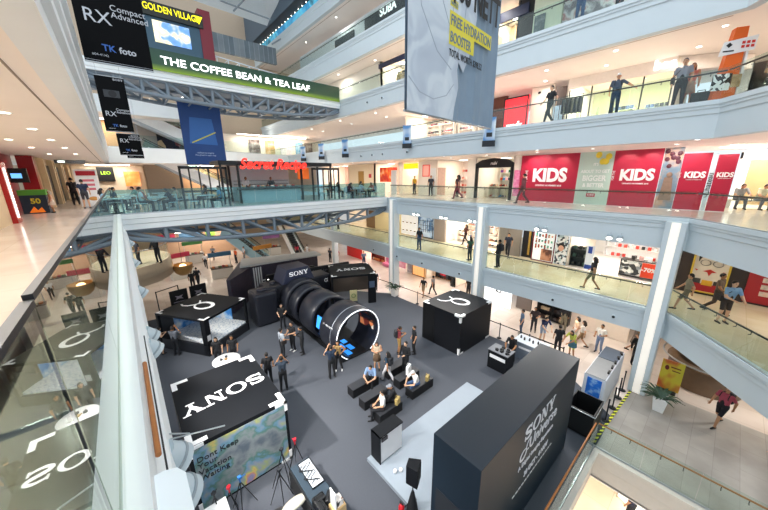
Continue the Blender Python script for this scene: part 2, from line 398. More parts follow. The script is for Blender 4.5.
def person(loc,face,pose='stand',top='2a2d33',bottom='20242c',sleeve='short',leg='long',hair='short',haircol='17120f',shoes='1c1c1e',
           label='person',h=1.68,skin=None,group=None,skirt=None,bag=None):
    """face: heading in degrees, 0 = +X, 90 = +Y"""
    me,hd,pel,che=_body(pose,sleeve,leg); _n[0]+=1
    sk=skin or SKINS[_n[0]%5]; s=h/1.68
    root=bpy.data.objects.new('person',None); COL.objects.link(root); root.empty_display_size=.1
    root.location=loc; root.rotation_euler=(0,0,R(face-90)); root.scale=(s,s,s); tag(root,label,'person',group)
    b=bpy.data.objects.new('body',me); COL.objects.link(b); b.parent=root
    while len(me.materials)<6: me.materials.append(me.materials[0])
    for i,m in enumerate((mat(sk,.55),mat(top,.85,noise=.12,scale=14),mat(bottom,.85,noise=.12,scale=14),mat(shoes,.6),mat('15100e',.3),mat('8a4a40',.5))):
        b.material_slots[i].link='OBJECT'; b.material_slots[i].material=m
    hm=_hair(pose,hair); ho=bpy.data.objects.new('cap' if hair=='cap' else 'hair',hm); COL.objects.link(ho); ho.parent=root
    ho.material_slots[0].link='OBJECT'; ho.material_slots[0].material=mat(haircol,.6)
    if skirt:
        mb=MB(); z0=pel.z+.1; z1=pel.z-.33
        if pose.startswith('sit'): z1=z0-.2
        mb.lathe([(.135,z0),(.17,z0-.15),(.215,z1),(.205,z1),(.16,z0-.15)],(pel.x,pel.y,0),18); mb.build('skirt',mat(skirt,.85,noise=.2,scale=12),root)
    if bag=='backpack':
        mb=MB(); c=che+Vector((0,-.17,-.06))
        mb.cbox(c,(.28,.14,.4)); mb.cbox(c+Vector((0,-.085,-.07)),(.2,.05,.18))
        bp=mb.build('backpack',mat('22242a',.8),root,bevel=.03)
        st=MB()
        for q in(-1,1): st.path([che+Vector((q*.1,-.1,.13)),che+Vector((q*.11,.06,.13)),che+Vector((q*.12,.115,-.03)),che+Vector((q*.13,-.06,-.16))],.014,6)
        st.build('strap',mat('1b1c20',.8),bp)
    if bag=='shoulder':
        mb=MB(); c=pel+Vector((.25,-.02,.06)); mb.cbox(c,(.1,.28,.22)); bp=mb.build('shoulder_bag',mat('2b2524',.7),root,bevel=.02)
        st=MB(); st.path([c+Vector((0,.1,.1)),che+Vector((.1,.105,0)),che+Vector((-.08,.0,.15)),che+Vector((.05,-.115,0)),c+Vector((0,-.1,.1))],.01,6); st.build('strap',mat('2b2524',.7),bp)
    return root
# ------------------------------------------------------------------ building shell
L0,L1,L2,L3,L4,L5,L6=-7.7,-3.85,0.,4.1,8.1,12.2,16.5
XR=16.1; YB=18.2
FASCIA=mat('d2dce0',.55,noise=.03,scale=2,name='painted_fascia')
FASCIA_W=mat('eef3f4',.5,noise=.03,scale=2,name='white_fascia')
CEIL=mat('fbf2ea',.8,noise=.03,scale=1,name='ceiling_plaster')
WALLC=mat('eee3d3',.7,noise=.04,scale=1)
MARBLE=tile_mat('cream_marble','dccdc1','d5c5b8','c4b3a4',1.2,1.2,.18,.006)
MARBLE2=tile_mat('yellow_marble','dccfb2','d5c6a5','c2b28e',1.2,1.2,.2,.006)
GTILE=tile_mat('ground_tile','ddd0c5','d5c7bb','bfb0a2',1.2,1.2,.22,.006)
STONE=tile_mat('grey_stone_tile','aaa49c','9b958e','8d8781',1.2,.6,.42,.006,.5,.8)
DARK=mat('1b1d20',.5); RAILDK=mat('2c2826',.35); WOOD=mat('a8672f',.4,noise=.2,scale=9); STEEL=mat('b8bec2',.3,metal=.8)
DOWN=mat('fffaf0',emit=9,noise=0,name='lamp_lens'); WHITE=mat('f4f4f2',.5,noise=.02)

def fascia_prof(d): # out from the edge, relative to the floor above
    return [(0,.04),(.1,.04),(.1,-.1),(.06,-.13),(.06,-.2),(.02,-.23),(.02,-.38),(-.02,-.41),(-.02,-d),(-.35,-d),(-.35,-.02)]
PATH_R=[(XR,46),(XR,.9),(8.2,-5.1)]
n=0
WCOR=4.4
for z,dep,far in ((L1,1.12,60),(L2,1.2,60),(L3,1.2,60),(L4,1.3,60),(L5,1.4,60),(L6,1.1,60)):
    n+=1; mb=MB(); mb.sweep([(o,z+h) for o,h in fascia_prof(dep)],[(x,y) for x,y in PATH_R]); struct('trim_%d'%n,mb,FASCIA)
def slab_pts(x1=21.2,y0=-9): return [(XR+.12,46),(XR+.12,.84),(8.35,-5.1),(8.35,y0),(x1+6,y0),(x1+6,46)]
for i,(z,m) in enumerate(((L1,MARBLE2),(L2,MARBLE),(L3,MARBLE),(L4,MARBLE),(L5,MARBLE))):
    mb=MB(); mb.prism([(x+.02*(k<3),y) for k,(x,y) in enumerate(slab_pts())],.3,'z',z-.3); o=struct('floor',mb,m)
for i,(z,m) in enumerate(((L1,1.05),(L2,1.1),(L3,1.1),(L4,1.2),(L5,1.3),(L6,1.0))):
    mb=MB(); mb.prism([(x+.25,y) for k,(x,y) in enumerate(slab_pts())],.05,'z',z-m); o=struct('ceiling',mb,CEIL)
    c=MB() # recessed line along the ceiling edge
    c.box(XR+.75,XR+.79,1.2,46,z-m-.006,z-m+.01); struct('trim_%d'%(20+i),c,mat('b09c8c',.8))

# downlights: ring, lens and area lamp; two far sets are added for brightness
def downlight(x,y,z,power=26,r=.085,col=(1,.96,.9),lamp=True,loc='in the ceiling'):
    t=thing('downlight','small round recessed downlight '+loc,'light',(x,y,z),0,'downlights '+loc)
    mb=MB(); mb.lathe([(r+.03,0),(r+.03,-.008),(r,-.008),(r,.0)],n=16); mb.build('trim_ring',WHITE,t)
    mb=MB(); mb.lathe([(0,-.004),(r,-.004)],n=16); mb.build('lamp_lens',DOWN,t)
    if lamp:
        d=bpy.data.lights.new('downlight_lamp','AREA'); d.shape='DISK'; d.size=r*2; d.energy=power; d.color=col; d.spread=R(165)
        o=bpy.data.objects.new('downlight_lamp',d); o.parent=t; o.location=(0,0,-.012); COL.objects.link(o)
for lvl,nm,p in ((L1,'over the ground floor walkway',36),(L2,'over the first gallery',30),(L3,'over the gallery with the red hoardings',30),(L4,'over the gallery with the orange totem',40),(L5,'over the third gallery',36),(L6,'over the top gallery',24)):
    dep={L1:1.05,L2:1.1,L3:1.1,L4:1.2,L5:1.3,L6:1.0}[lvl]
    for j,y in enumerate((-2.5,1.4,4.6,7.6,10.8,14,17.5,21.5,26.5,33)):
        for i,x in enumerate((17.4,19.3)):
            if lvl in(L5,L6) and y<3: continue
            downlight(x+(.35 if j%2 else 0),y+i*.8,lvl-dep-.002,p*(1.6 if i==0 else 1),loc=nm,lamp=(i==j%2))

# ---- pillars on the right face
def pillar(name,x,y,z0,z1,w=.62,strip=True,lab=''):
    mb=MB(); mb.box(x-w/2,x+w/2,y-w/2,y+w/2,z0,z1); o=struct(name,mb,FASCIA,bevel=.03)
    if strip:
        s=MB(); s.box(x-w/2-.015,x-w/2+.01,y-.13,y+.13,z0+.02,z1-.03); struct('trim',s,mat('fff7ea',.5,emit=.35,noise=0),o)
    return o
pillar('pillar_1',XR-.05,1.25,L0,L2-.08,.62)
pillar('pillar_2',XR-.05,9.55,L0,L2-.08,.62)
pillar('pillar_3',XR-.05,17.35,L0,L2-.08,.62)
pillar('pillar_4',16.4,27.0,L0,L2-.1,.5,False)

# ---- glass balustrades with handrail on brackets
def balustrade(pts,z,label,railm=RAILDK,off=.18,h=1.05,group=None,glass=GLASS,railh=.97,step=1.3,rail_side=1,name='glass_balustrade'):
    t=thing(name,label,'balustrade',(0,0,0),0,group)
    P=[Vector((x,y,0)) for x,y in pts]
    for a,b in zip(P[:-1],P[1:]):
        d=(b-a); L=d.length; d.normalize(); nrm=Vector((-d.y,d.x,0))*rail_side; k=max(1,round(L/step)); s=L/k
        g=MB()
        for i in range(k):
            p=a+d*(s*i+.008); q=a+d*(s*(i+1)-.008)
            g.quad((p.x,p.y,z),(q.x,q.y,z),(q.x,q.y,z+h),(p.x,p.y,z+h))
        o=g.build('glass_panel',glass,t); sl=o.modifiers.new('s','SOLIDIFY'); sl.thickness=.012; sl.offset=0
        ch=MB(); ch.bar(a+Vector((0,0,z+.04)),b+Vector((0,0,z+.04)),.035,.08); ch.build('shoe',STEEL,t)
        if railm:
            ra=a+nrm*.07; rb=b+nrm*.07
            rl=MB(); rl.tube(ra+Vector((0,0,z+railh)),rb+Vector((0,0,z+railh)),.028,n=10); hr=rl.build('handrail',railm,t)
            br=MB()
            for i in range(k):
                for e in (.3,.7):
                    p=a+d*(s*(i+e)); br.tube(p+Vector((0,0,z+railh-.1)),p+nrm*.07+Vector((0,0,z+railh-.1)),.012,n=6); br.tube(p+nrm*.07+Vector((0,0,z+railh-.1)),p+nrm*.07+Vector((0,0,z+railh)),.01,n=6)
            br.build('bracket',DARK,hr)
    return t
RP=[(XR+.12,45),(XR+.12,.96),(8.2,-4.95)]
balustrade(RP,L1,'glass balustrade with dark handrail along the lower gallery of yellow marble')
balustrade([(XR+.12,YB-.2)]+RP[1:],L2,'glass balustrade with dark handrail in front of the red KIDS hoardings')
balustrade(RP,L3,'glass balustrade with dark handrail in front of the orange totem')
balustrade(RP[:2]+[(12.,-2.1)],L4,'glass balustrade with dark handrail one floor above the orange totem')
balustrade([(XR+.12,45),(XR+.12,8)],L5,'glass balustrade of the gallery under the glazed cinema wall')

# ---- ground floor, lower floor and the opening between them
OX,OY=11.1,1.52
mb=MB()
mb.prism([(-8,OY),(OX,OY),(OX,-9),(34,-9),(34,60),(-8,60)],.3,'z',L0-.32); struct('floor',mb,GTILE)
mb=MB(); mb.prism([(OX,OY+.02),(OX,-9),(16.6,-9),(16.6,OY-.2),(13.5,OY+.12)],.02,'z',L0-.018); struct('floor',mb,STONE)
CARPET=mat('4a4e56',.95,noise=.16,scale=40,bump=.3,name='exhibition_carpet')
mb=MB(); mb.prism([(-.6,OY+.05),(13.3,OY+.05),(15.4,4.3),(15.4,17.2),(10.5,23.5),(-.6,24.5)],.02,'z',L0); cp=mb.build('carpet',CARPET); tag(cp,'dark blue grey exhibition carpet covering the atrium floor','carpet')
mb=MB(); mb.box(-8,22,-12,8,-11.9,-11.7); struct('floor',mb,tile_mat('lower_floor_tile','e8d5bd','e0cbb2','c4ae96',1,1))
# fascia round the opening
mb=MB(); mb.sweep([(0,L0+.03),(.09,L0+.03),(.09,L0-.1),(.03,L0-.14),(.03,L0-.5),(0,L0-.54),(0,L0-1.1),(-.3,L0-1.1),(-.3,L0-.01)],[(OX,-9),(OX,OY),(-6,OY)][::-1] and [(-6,OY),(OX,OY),(OX,-9)]); struct('trim_30',mb,mat('d8d0c4',.5))
mb=MB(); mb.box(OX-.0,22,-9,OY+6,L0-1.15,L0-1.05); mb.box(-6,OX,OY,OY+6,L0-1.15,L0-1.05); struct('ceiling',mb,CEIL)
mb=MB(); mb.box(-6,20,7.5,7.7,-11.7,L0-1.1); mb.box(15.5,15.7,-9,7.5,-11.7,L0-1.1); struct('wall_back',mb,mat('e3cfae',.7))
for x,y in((12.5,-.8),(12.7,-3),(9,3),(12.8,1.6)): downlight(x,y,L0-1.152,55,loc='under the ground floor slab')
balustrade([(OX+.12,OY+.1),(OX+.12,-8.5)],L0,'glass balustrade with wooden handrail beside the grey stone floor',WOOD,h=1.12,railh=.95,rail_side=1)
balustrade([(OX+.12,OY+.1),(-5,OY+.1)],L0,'glass balustrade with wooden handrail behind the tall black block',WOOD,h=1.0,railh=.95,rail_side=-1)

# ---- left gallery: walkway, ledge, ceiling, wall
mb=MB(); mb.box(-7.5,-.33,-3,60,-.35,0); struct('floor',mb,MARBLE)
GX=-.27
mb=MB(); mb.sweep([(-.125,.1),(-.02,.1),(-.02,.085),(.02,.085),(.02,.1),(.125,.1),(.125,-.06),(.11,-.09),(.11,-.55),(.2,-.75),(.24,-1.2),(-.125,-1.2)],[(GX,-.6),(GX,YB)]); 
struct('trim_31',mb,FASCIA_W)
t=thing('glass_balustrade','glass balustrade nearest the camera, standing in the white ledge of the left gallery','balustrade')
for a,b in ((-.5,1.53),(1.55,3.4),(3.41,5.2),(5.21,7.4),(7.41,9.6),(9.61,11.8),(11.81,14),(14.01,16.1),(16.11,YB)):
    g=MB(); g.box(GX-.007,GX+.007,a,b,.09,1.29); g.build('glass_panel',GLASS_NEAR,t)
g=MB(); g.box(GX-.02,GX+.012,-.5,1.53,1.27,1.295); g.box(GX-.018,GX+.01,1.55,YB,1.285,1.31); g.build('top_rail',mat('26272a',.4),t)
g=MB(); g.box(GX-.004,GX+.004,1.532,1.548,.09,1.29); g.build('joint',DARK,t)
g=MB(); g.tube((GX-.2,-.5,.92),(GX-.2,YB,.92),.042,n=12); h=g.build('handrail',mat('4a2c22',.35,noise=.2),t)
g=MB()
for y in [0.4+1.1*i for i in range(16)]: g.tube((GX,y,.84),(GX-.2,y,.84),.012,n=6); g.tube((GX-.2,y,.84),(GX-.2,y,.92),.012,n=6)
g.build('bracket',STEEL,h)
t.rotation_euler=(0,-.027,0); _b=Vector((GX,0,.1)); t.location=_b-Euler((0,-.027,0)).to_matrix()@_b
# ceiling and edge mouldings of the gallery above
mb=MB(); mb.box(-7.5,-.28,-3,46,2.92,3.0); struct('ceiling',mb,CEIL)
mb=MB(); mb.box(-.72,-.70,-3,46,2.905,2.93); struct('trim_32',mb,mat('9a8a7c',.8))
mb=MB(); mb.sweep([(-.3,2.9),(-.02,2.9),(-.02,3.1),(.04,3.14),(.04,3.3),(.0,3.33),(.0,3.5),(.06,3.55),(.06,3.75),(.02,3.8),(.02,4.0),(.1,4.05),(.1,4.2),(-.3,4.2)],[(-.2,-3),(-.2,46)]); struct('trim_33',mb,FASCIA_W)
mb=MB(); mb.box(-7.5,-.2,-3,46,4.0,4.1); struct('floor',mb,MARBLE)
for y in (3,5,7.2,9.4,12,15,18.5,23):
    for x in (-1.4,-2.4): downlight(x,y+(.6 if x<-2 else 0),2.915,38,loc='over the left gallery',lamp=(x>-2))
for y in (6.5,8.2,10,12.4):
    v=MB(); v.box(-3.05,-2.9,y,y+1.1,2.905,2.918); o=v.build('air_vent',mat('6d645e',.7)); tag(o,'slim dark air slot in the left gallery ceiling','vent','air slots in the left gallery ceiling')
XL=-3.35
for a_,b_ in((-3,18.2),(26.2,60)): mb=MB(); mb.box(XL-.2,XL,a_,b_,0,2.92); struct('wall_left',mb,mat('e2c9a6',.6))
mb=MB(); mb.box(-3.3,-.3,50,50.2,0,2.92); struct('wall_back',mb,mat('f0dcc0',.6))

# ---- bridges with tubular trusses
def bridge(y0,y1,ztop,par,label,deep,x0=-.4,x1=XR,bays=9,panel=False,group=None,yb=None):
    t=thing('footbridge',label,'bridge',(0,0,0),0,group)
    mb=MB(); mb.box(x0,x1,y0,y1,ztop-.25,ztop); mb.build('deck',MARBLE if not panel else FASCIA_W,t)
    mb=MB(); mb.sweep([(0,ztop+.05),(.08,ztop+.05),(.08,ztop-.14),(.04,ztop-.17),(.04,ztop-.38),(0,ztop-.42),(0,ztop-par),(-.3,ztop-par),(-.3,ztop)],[(x1,y0),(x0,y0)][::-1]); mb.build('fascia',FASCIA_W,t)
    mb=MB(); mb.box(x0,x1,y0+.3,y1,ztop-par,ztop-par+.05); mb.build('soffit',mat('8d98a4',.6),t)
    TM=mat('77848f',.5)
    for k,yy in enumerate((y0+.25,y0+(y1-y0)*.45)):
        def zb(x): u=(x-x0)/(x1-x0); return ztop-par-.25-(deep-.25)*(1-(2*u-1)**2)**.6
        mb=MB(); xs=[x0+(x1-x0)*i/bays for i in range(bays+1)]
        pts=[(x0+(x1-x0)*i/24,yy,zb(x0+(x1-x0)*i/24)) for i in range(25)]
        mb.path(pts,.12,8)
        mb.tube((x0,yy,ztop-par-.04),(x1,yy,ztop-par-.04),.11,n=8); ch=mb.build('truss_chord',TM,t)
        mb=MB()
        for i in range(1,bays): mb.tube((xs[i],yy,ztop-par),(xs[i],yy,zb(xs[i])),.1,n=8)
        for i in range(bays):
            if i<bays/2: mb.tube((xs[i],yy,ztop-par),(xs[i+1],yy,zb(xs[i+1])),.1,n=8)
            else: mb.tube((xs[i],yy,zb(xs[i])),(xs[i+1],yy,ztop-par),.1,n=8)
        mb.build('truss_web',TM,t)
    for i in range(1,bays): mb=MB(); x=x0+(x1-x0)*i/bays; mb.tube((x,y0+.25,zb(x)),(x,y0+(y1-y0)*.45,zb(x)),.05,n=6); mb.build('cross_tie',TM,t)
    return t
bridge(YB,26.3,L2+.0,.66,'footbridge carrying the cafe, white edge over a grey tubular truss',1.05)
balustrade([(XR-.1,YB+.12),(-.35,YB+.12)],L2+.02,'glass balustrade along the cafe footbridge',None,h=1.15,rail_side=-1,glass=GLASS_TEAL)
b=bridge(24.5,30,L4-.05,.55,'upper footbridge with a green lit sign along its edge over a grey truss',1.05,bays=13,panel=True)
# the long green sign
sg=thing('shop_sign','long green illuminated coffee shop sign on the upper footbridge','sign',(0,24.42,0))
def grad_sign():
    m=bpy.data.materials.new('green_sign_face'); m.use_nodes=True; nt=m.node_tree; bs=nt.nodes['Principled BSDF']
    tc=nt.nodes.new('ShaderNodeTexCoord'); sp=nt.nodes.new('ShaderNodeSeparateXYZ'); mr=nt.nodes.new('ShaderNodeMapRange')
    mr.inputs[1].default_value=8.0; mr.inputs[2].default_value=9.1; cr=nt.nodes.new('ShaderNodeValToRGB')
    e=cr.color_ramp.elements; e.new(.3); e[0].color=(*lin('7d9a1e'),1); e[0].position=.0; e[1].color=(*lin('20452a'),1); e[1].position=.3; e[2].color=(*lin('123a2a'),1); e[2].position=1
    nt.links.new(tc.outputs['Object'],sp.inputs[0]); nt.links.new(sp.outputs[2],mr.inputs[0]); nt.links.new(mr.outputs[0],cr.inputs[0])
    nt.links.new(cr.outputs[0],bs.inputs['Base Color']); nt.links.new(cr.outputs[0],bs.inputs['Emission Color']); bs.inputs['Emission Strength'].default_value=.2; bs.inputs['Roughness'].default_value=.4
    return m
mb=MB(); mb.box(.2,15.98,-.12,.05,8.0,9.15); mb.build('sign_box',grad_sign(),sg)
SIGNW=mat('ffffff',emit=1.6,noise=0)
lettering('THE COFFEE BEAN & TEA LEAF',.6,(8.2,-.14,8.56),(1,0,0),(0,0,1),SIGNW,sg,bold=.012,sx=1.2)
mb=MB(); mb.lathe([(.2,0),(.27,0),(.27,.03),(.2,.03)],n=24); o=mb.build('emblem',SIGNW,sg); o.matrix_local=frame((2.2,-.14,8.56),(1,0,0),(0,0,1))
# ------------------------------------------------------------------ exhibition on the ground floor
G=L0+.02
BLK=mat('15171b',.55,noise=.08,spec=.15,name='matt_black_board'); BLK2=mat('0f1013',.5); PW=mat('f2f2f2',.5,noise=.02); NAVY=mat('22252f',.45,noise=.08)
def corners(t,x0,x1,y0,y1,z,w=.14,L=.42):
    for x,sx in((x0,1),(x1,-1)):
        for y,sy in((y0,1),(y1,-1)):
            mb=MB(); a,b=sorted((x,x+sx*L)); c,d=sorted((y,y+sy*w)); mb.box(a,b,c,d,z,z+.006)
            a,b=sorted((x,x+sx*w)); c,d=sorted((y+sy*w,y+sy*L)); mb.box(a,b,c,d,z,z+.006); mb.build('corner_mark',PW,t)
# --- tall black block with the maker's name
t=thing('display_block','tall black block lettered with the show name and dates','display block',(4.54,2.3,G))
mb=MB(); mb.box(0,5.82,0,1.24,0,3.6); mb.build('block',[mat('13212d',.5,noise=.05,spec=.35)],t,bevel=.01)
mb=MB(); mb.box(-.006,0,.35,1.1,0,2.1); 
for a in((.35,.36),(1.09,1.1)): pass
d=mb.build('door',mat('1d2127',.6),t); mb=MB(); mb.tube((-.01,.5,1.0),(-.07,.5,1.0),.012); mb.tube((-.07,.5,1.0),(-.07,.62,1.0),.012); mb.build('handle',STEEL,d)
LT=mat('d5d8dd',.5,noise=0)
flat_shapes(sony_shapes(),.41,'lettering',(2.98,-.002,3.08),(1,0,0),(0,0,1),LT,t)
lettering('Universe',.56,(3.32,-.004,2.58),(1,0,0),(0,0,1),LT,t,sx=.92)
flat_shapes(alpha_shapes(),.3,'emblem',(2.12,-.004,2.5),(-1,.0,-.5),(.5,0,-1),LT,t)
lettering('A Digital Imaging Experience',.2,(3.0,-.004,2.1),(1,0,0),(0,0,1),LT,t,sx=.95)
lettering('30 OCT - 4 NOV',.25,(3.08,-.004,1.62),(1,0,0),(0,0,1),LT,t,bold=.015,sx=.85)
mb=MB(); [mb.box(1.75+.17*i,1.87+.17*i,-.008,0,1.28,1.32) for i in range(15)]; mb.build('small_print',LT,t)
# --- stage
mb=MB(); mb.box(4.78,10.62,3.62,6.5,0,.13); o=mb.build('stage',mat('8d98a3',.55,noise=.05,scale=3),loc=(0,0,G)); tag(o,'low pale grey stage platform beside the tall black block','stage')
# kiosk on stage
t=thing('display_cabinet','white display cabinet with black top standing on the pale stage','cabinet',(4.98,6.03,G+.13),R(0))
mb=MB(); mb.box(0,.98,0,.42,.02,1.05); mb.build('body',PW,t,bevel=.01)
mb=MB(); mb.box(-.03,1.01,-.03,.45,1.05,1.09); mb.box(-.03,.0,-.03,.45,0,1.09); mb.build('top',BLK,t)
mb=MB(); mb.box(.05,.3,-.035,0,.86,1.0); mb.build('screen',mat('2b1d1e',.3),t)
for i,(x,y) in enumerate(((5.15,4.95),(5.32,4.86))):
    mb=MB(); mb.lathe([(0,.1),(.05,.1),(.06,.06),(.05,0),(0,0)],(0,0,0),16); o=mb.build('paper_cup',PW,loc=(x+.0,y+.55,G+.13)); tag(o,'white paper cup standing on the pale stage',"cup",'white cups on the pale stage')
# speaker on stand
t=thing('loudspeaker','black loudspeaker on top of the pole stand','loudspeaker',(4.75,4.35,G+1.2),R(28))
mb=MB(); mb.prism([(-.2,-.17),(.2,-.17),(.13,.17),(-.13,.17)],.62,'z',0); mb.build('cabinet',BLK,t,bevel=.012)
mb=MB(); mb.box(-.17,.17,-.182,-.172,.05,.57); mb.build('grille',mat('101113',.8,noise=.4,scale=200),t)
mb=MB(); mb.box(.18,.21,-.05,.05,.25,.4); mb.build('handle',BLK2,t)
t=thing('speaker_stand','black tripod stand under the loudspeaker by the stage','stand',(4.75,4.35,G))
mb=MB(); mb.tube((0,0,.3),(0,0,1.2),.018); mb.build('pole',BLK2,t)
mb=MB(); mb.lathe([(.19,0),(.14,.35),(.05,.8),(.03,.85)],n=14); mb.build('cover',mat('111216',.85),t)
for a in range(3): mb=MB(); mb.tube((0,0,.55),(.42*math.cos(a*2.09+.4),.42*math.sin(a*2.09+.4),.015),.014); mb.build('leg',BLK2,t)
t=thing('fire_extinguisher','small red extinguisher on the carpet beside the speaker stand','extinguisher',(4.48,4.52,G))
mb=MB(); mb.lathe([(0,0),(.08,0),(.085,.03),(.085,.34),(.05,.42),(.02,.44),(0,.44)],n=18); mb.build('cylinder',mat('c8202a',.35),t)
mb=MB(); mb.cbox((0,0,.47),(.04,.12,.05)); mb.build('valve',BLK2,t)

# --- black cube with ribbon emblem on its roof
t=thing('display_booth','closed black cube booth with white ribbon emblem on its roof','booth',(12.25,8.12,G))
mb=MB(); mb.box(0,3.05,0,2.62,0,2.28); mb.build('walls',mat('13151a',.55,noise=.06,spec=.25),t)
corners(t,0,3.05,0,2.62,2.281)
mb=MB()
for z in(0,1.9): mb.box(-.006,0,0,.1,z,z+.38); mb.box(0,.1,-.006,0,z,z+.38)
for z in(.0,2.18): mb.box(-.006,0,.0,.4,z,z+.1) if z else None; mb.box(0,.4,-.006,0,z,z+.1); mb.box(2.65,3.05,-.006,0,z,z+.1)
mb.build('edge_mark',PW,t)
mb=MB(); mb.box(-.01,0,1.75,2.6,0,2.2); mb.build('door',mat('08090b',.5),t)
flat_shapes(alpha_shapes(),.86,'emblem',(1.5,1.3,2.283),(.25,-1,0),(1,.25,0),PW,t)

# --- SONY booth near the left ledge, with rainbow poster wall
t=thing('display_booth','black roofed booth nearest the left ledge with a rainbow wall poster','booth',(.15,8.33,G))
mb=MB(); mb.box(0,2.78,0,3.45,0,2.33); mb.build('walls',BLK,t)
corners(t,.02,2.76,.02,3.43,2.331,.16,.5)
flat_shapes(sony_shapes(),.56,'lettering',(1.38,1.68,2.333),(-1,-.08,0),(.08,-1,0),PW,t)
rb=ramp_mat('rainbow_print',[(0,'343a44'),(.34,'5a6570'),(.45,'848c8e'),(.5,'567c74'),(.54,'6a90a8'),(.58,'8b94a0'),(.63,'9aa87a'),(.66,'c8b868'),(.685,'c88868'),(.71,'a88a98'),(.74,'8a84a8'),(1,'b0b4b8')],scale=1.15,rough=.5,dist=.2,detail=5)
mb=MB(); mb.box(.1,2.68,-.02,0,.08,2.2); p=mb.build('poster',rb,t)
lettering('Dont Keep\nYour\nVacation\nWaiting',.24,(.16,-.025,1.5),(1,0,0),(0,0,1),mat('1d1f24'),p,ax='left',line=.9)
mb=MB()
for x in(0,2.68): mb.box(x,x+.1,-.03,0,0,.36); mb.box(x,x+.1,-.03,0,1.97,2.33)
mb.box(2.4,2.78,-.03,0,0,.1); mb.box(0,.4,-.03,0,0,.1); mb.box(0,.4,-.03,0,2.23,2.33); mb.box(2.4,2.78,-.03,0,2.23,2.33); mb.build('edge_mark',PW,t)
# round table with two women behind it
def round_table(x,y,r,h,label):
    t=thing('round_table',label,'table',(x,y,G)); mb=MB(); mb.lathe([(0,h-.03),(r,h-.03),(r,h),(0,h)],n=40); mb.build('tabletop',PW,t)
    mb=MB(); mb.tube((0,0,.02),(0,0,h-.03),.04); mb.build('column',STEEL,t); mb=MB(); mb.lathe([(0,.03),(.28,.02),(.3,0),(0,0)],n=24); mb.build('base',STEEL,t); return t
round_table(2.52,14.75,.62,.76,'round white table in front of the angled booth')
for i,(dx,dy,c) in enumerate(((-.2,.1,'26282c'),(0,.02,'b08a55'),(.22,-.12,'d5d5d0'),(.05,.25,'30343c'))):
    mb=MB(); mb.cbox((0,0,.035),(.12,.09,.07)); mb.tube((0,.03,.04),(0,.12,.04),.03); o=mb.build('compact_camera',mat(c,.5),loc=(2.52+dx,14.75+dy,G+.76),rotz=i); tag(o,'small camera lying on the round white table','camera','cameras on the round white table')

# --- angled booth with snow scene window
ang=math.atan2(-2.75,1.8)
t=thing('display_booth','angled black booth with a snow scene and ribbon emblem on its roof','booth',(2.15,16.95,G),math.atan2(1.7,2.62))
w,dp,h=3.1,3.4,2.13
mb=MB(); mb.box(0,w,0,dp,h-.12,h); mb.build('roof',BLK,t)
corners(t,.02,w-.02,.02,dp-.02,h+.001,.12,.4)
flat_shapes(alpha_shapes(),.95,'emblem',(1.5,1.75,h+.003),(-.15,-1,0),(1,-.15,0),PW,t)
mb=MB(); mb.box(0,.3,0,.3,0,h-.12); mb.build('post',BLK,t)
for a in((0,.14,dp-.14,dp),(w-.12,w,dp-.12,dp),(w-.12,w,0,.14)): mb=MB(); mb.box(*a,0,h-.12); mb.build('post',BLK,t)
mb=MB(); mb.box(0,w,dp-.06,dp,0,h); mb.box(0,w,0,.14,0,.5); mb.box(0,.14,0,dp,0,.62); mb.build('wall',mat('202228',.5),t)
mb=MB(); mb.prism([(.14,.14),(w,.14),(w,dp),(.9,dp),(.5,2.)],.55,'z',0); mb.build('snow_bed',ramp_mat('snow_pebbles',[(0,'3a4a5a'),(.3,'9ab0c8'),(.5,'e8eef2'),(1,'ffffff')],scale=9,kind='noise',detail=2),t)
sk=ramp_mat('painted_sky',[(0,'1f5fb0'),(.42,'3c8ad8'),(.52,'a8cdf0'),(.6,'e6eef6'),(1,'ffffff')],scale=1.3)
mb=MB(); mb.box(.9,w-.02,dp-.09,dp-.065,.5,h-.15); mb.box(w-.05,w-.02,1.2,dp-.1,.5,h-.15); mb.build('backdrop',sk,t)
mb=MB(); mb.cbox((.15,-.01,1.05),(.22,.02,.3)); mb.build('poster',mat('d8d8d8'),t)
spot('booth_spot',(3.0,18.9,G+1.95),(4,19.3,G+.5),60,120)

# --- giant camera: body and three lens barrels one can walk through
t=thing('giant_camera','giant camera shaped walk-in exhibit with a lens tunnel of three barrels','exhibit',(8.32,11.75,G))
body=mat('1c1e26',.42,noise=.25,scale=5); gloss=mat('23252d',.32,noise=.1)
mb=MB(); mb.box(-2.2,2.6,7.1,8.6,0,2.3); mb.build('body',body,t,bevel=.08)
mb=MB(); mb.prism([(-3.1,6.6),(-1.75,6.6),(-1.5,7.0),(-1.5,8.2),(-3.1,8.2)],2.2,'z',0); g=mb.build('grip',gloss,t,bevel=.15)
mb=MB(); mb.lathe([(0,.13),(.3,.13),(.33,.1),(.33,0),(0,0)],(-2.4,7.4,2.2),20); mb.build('dial',mat('2a2c36',.3),g)
mb=MB(); mb.lathe([(0,.1),(.2,.1),(.22,0),(0,0)],(-1.5,7.9,2.3),18); mb.build('dial',mat('2a2c36',.3),t)
mb=MB(); mb.prism([(-1.15,2.3),(1.25,2.3),(.85,3.3),(-.75,3.3)],1.7,'y',7.0); hp=mb.build('viewfinder_hump',mat('2b3046',.45,noise=.1),t,bevel=.06)
flat_shapes(sony_shapes(),.3,'lettering',(.05,6.985,2.95),(1,0,0),(0,0,1),mat('e8e8ec',emit=.3,noise=0),hp)
lettering('α',.5,(2.2,7.08,1.9),(1,0,0),(0,0,1),PW,t); 
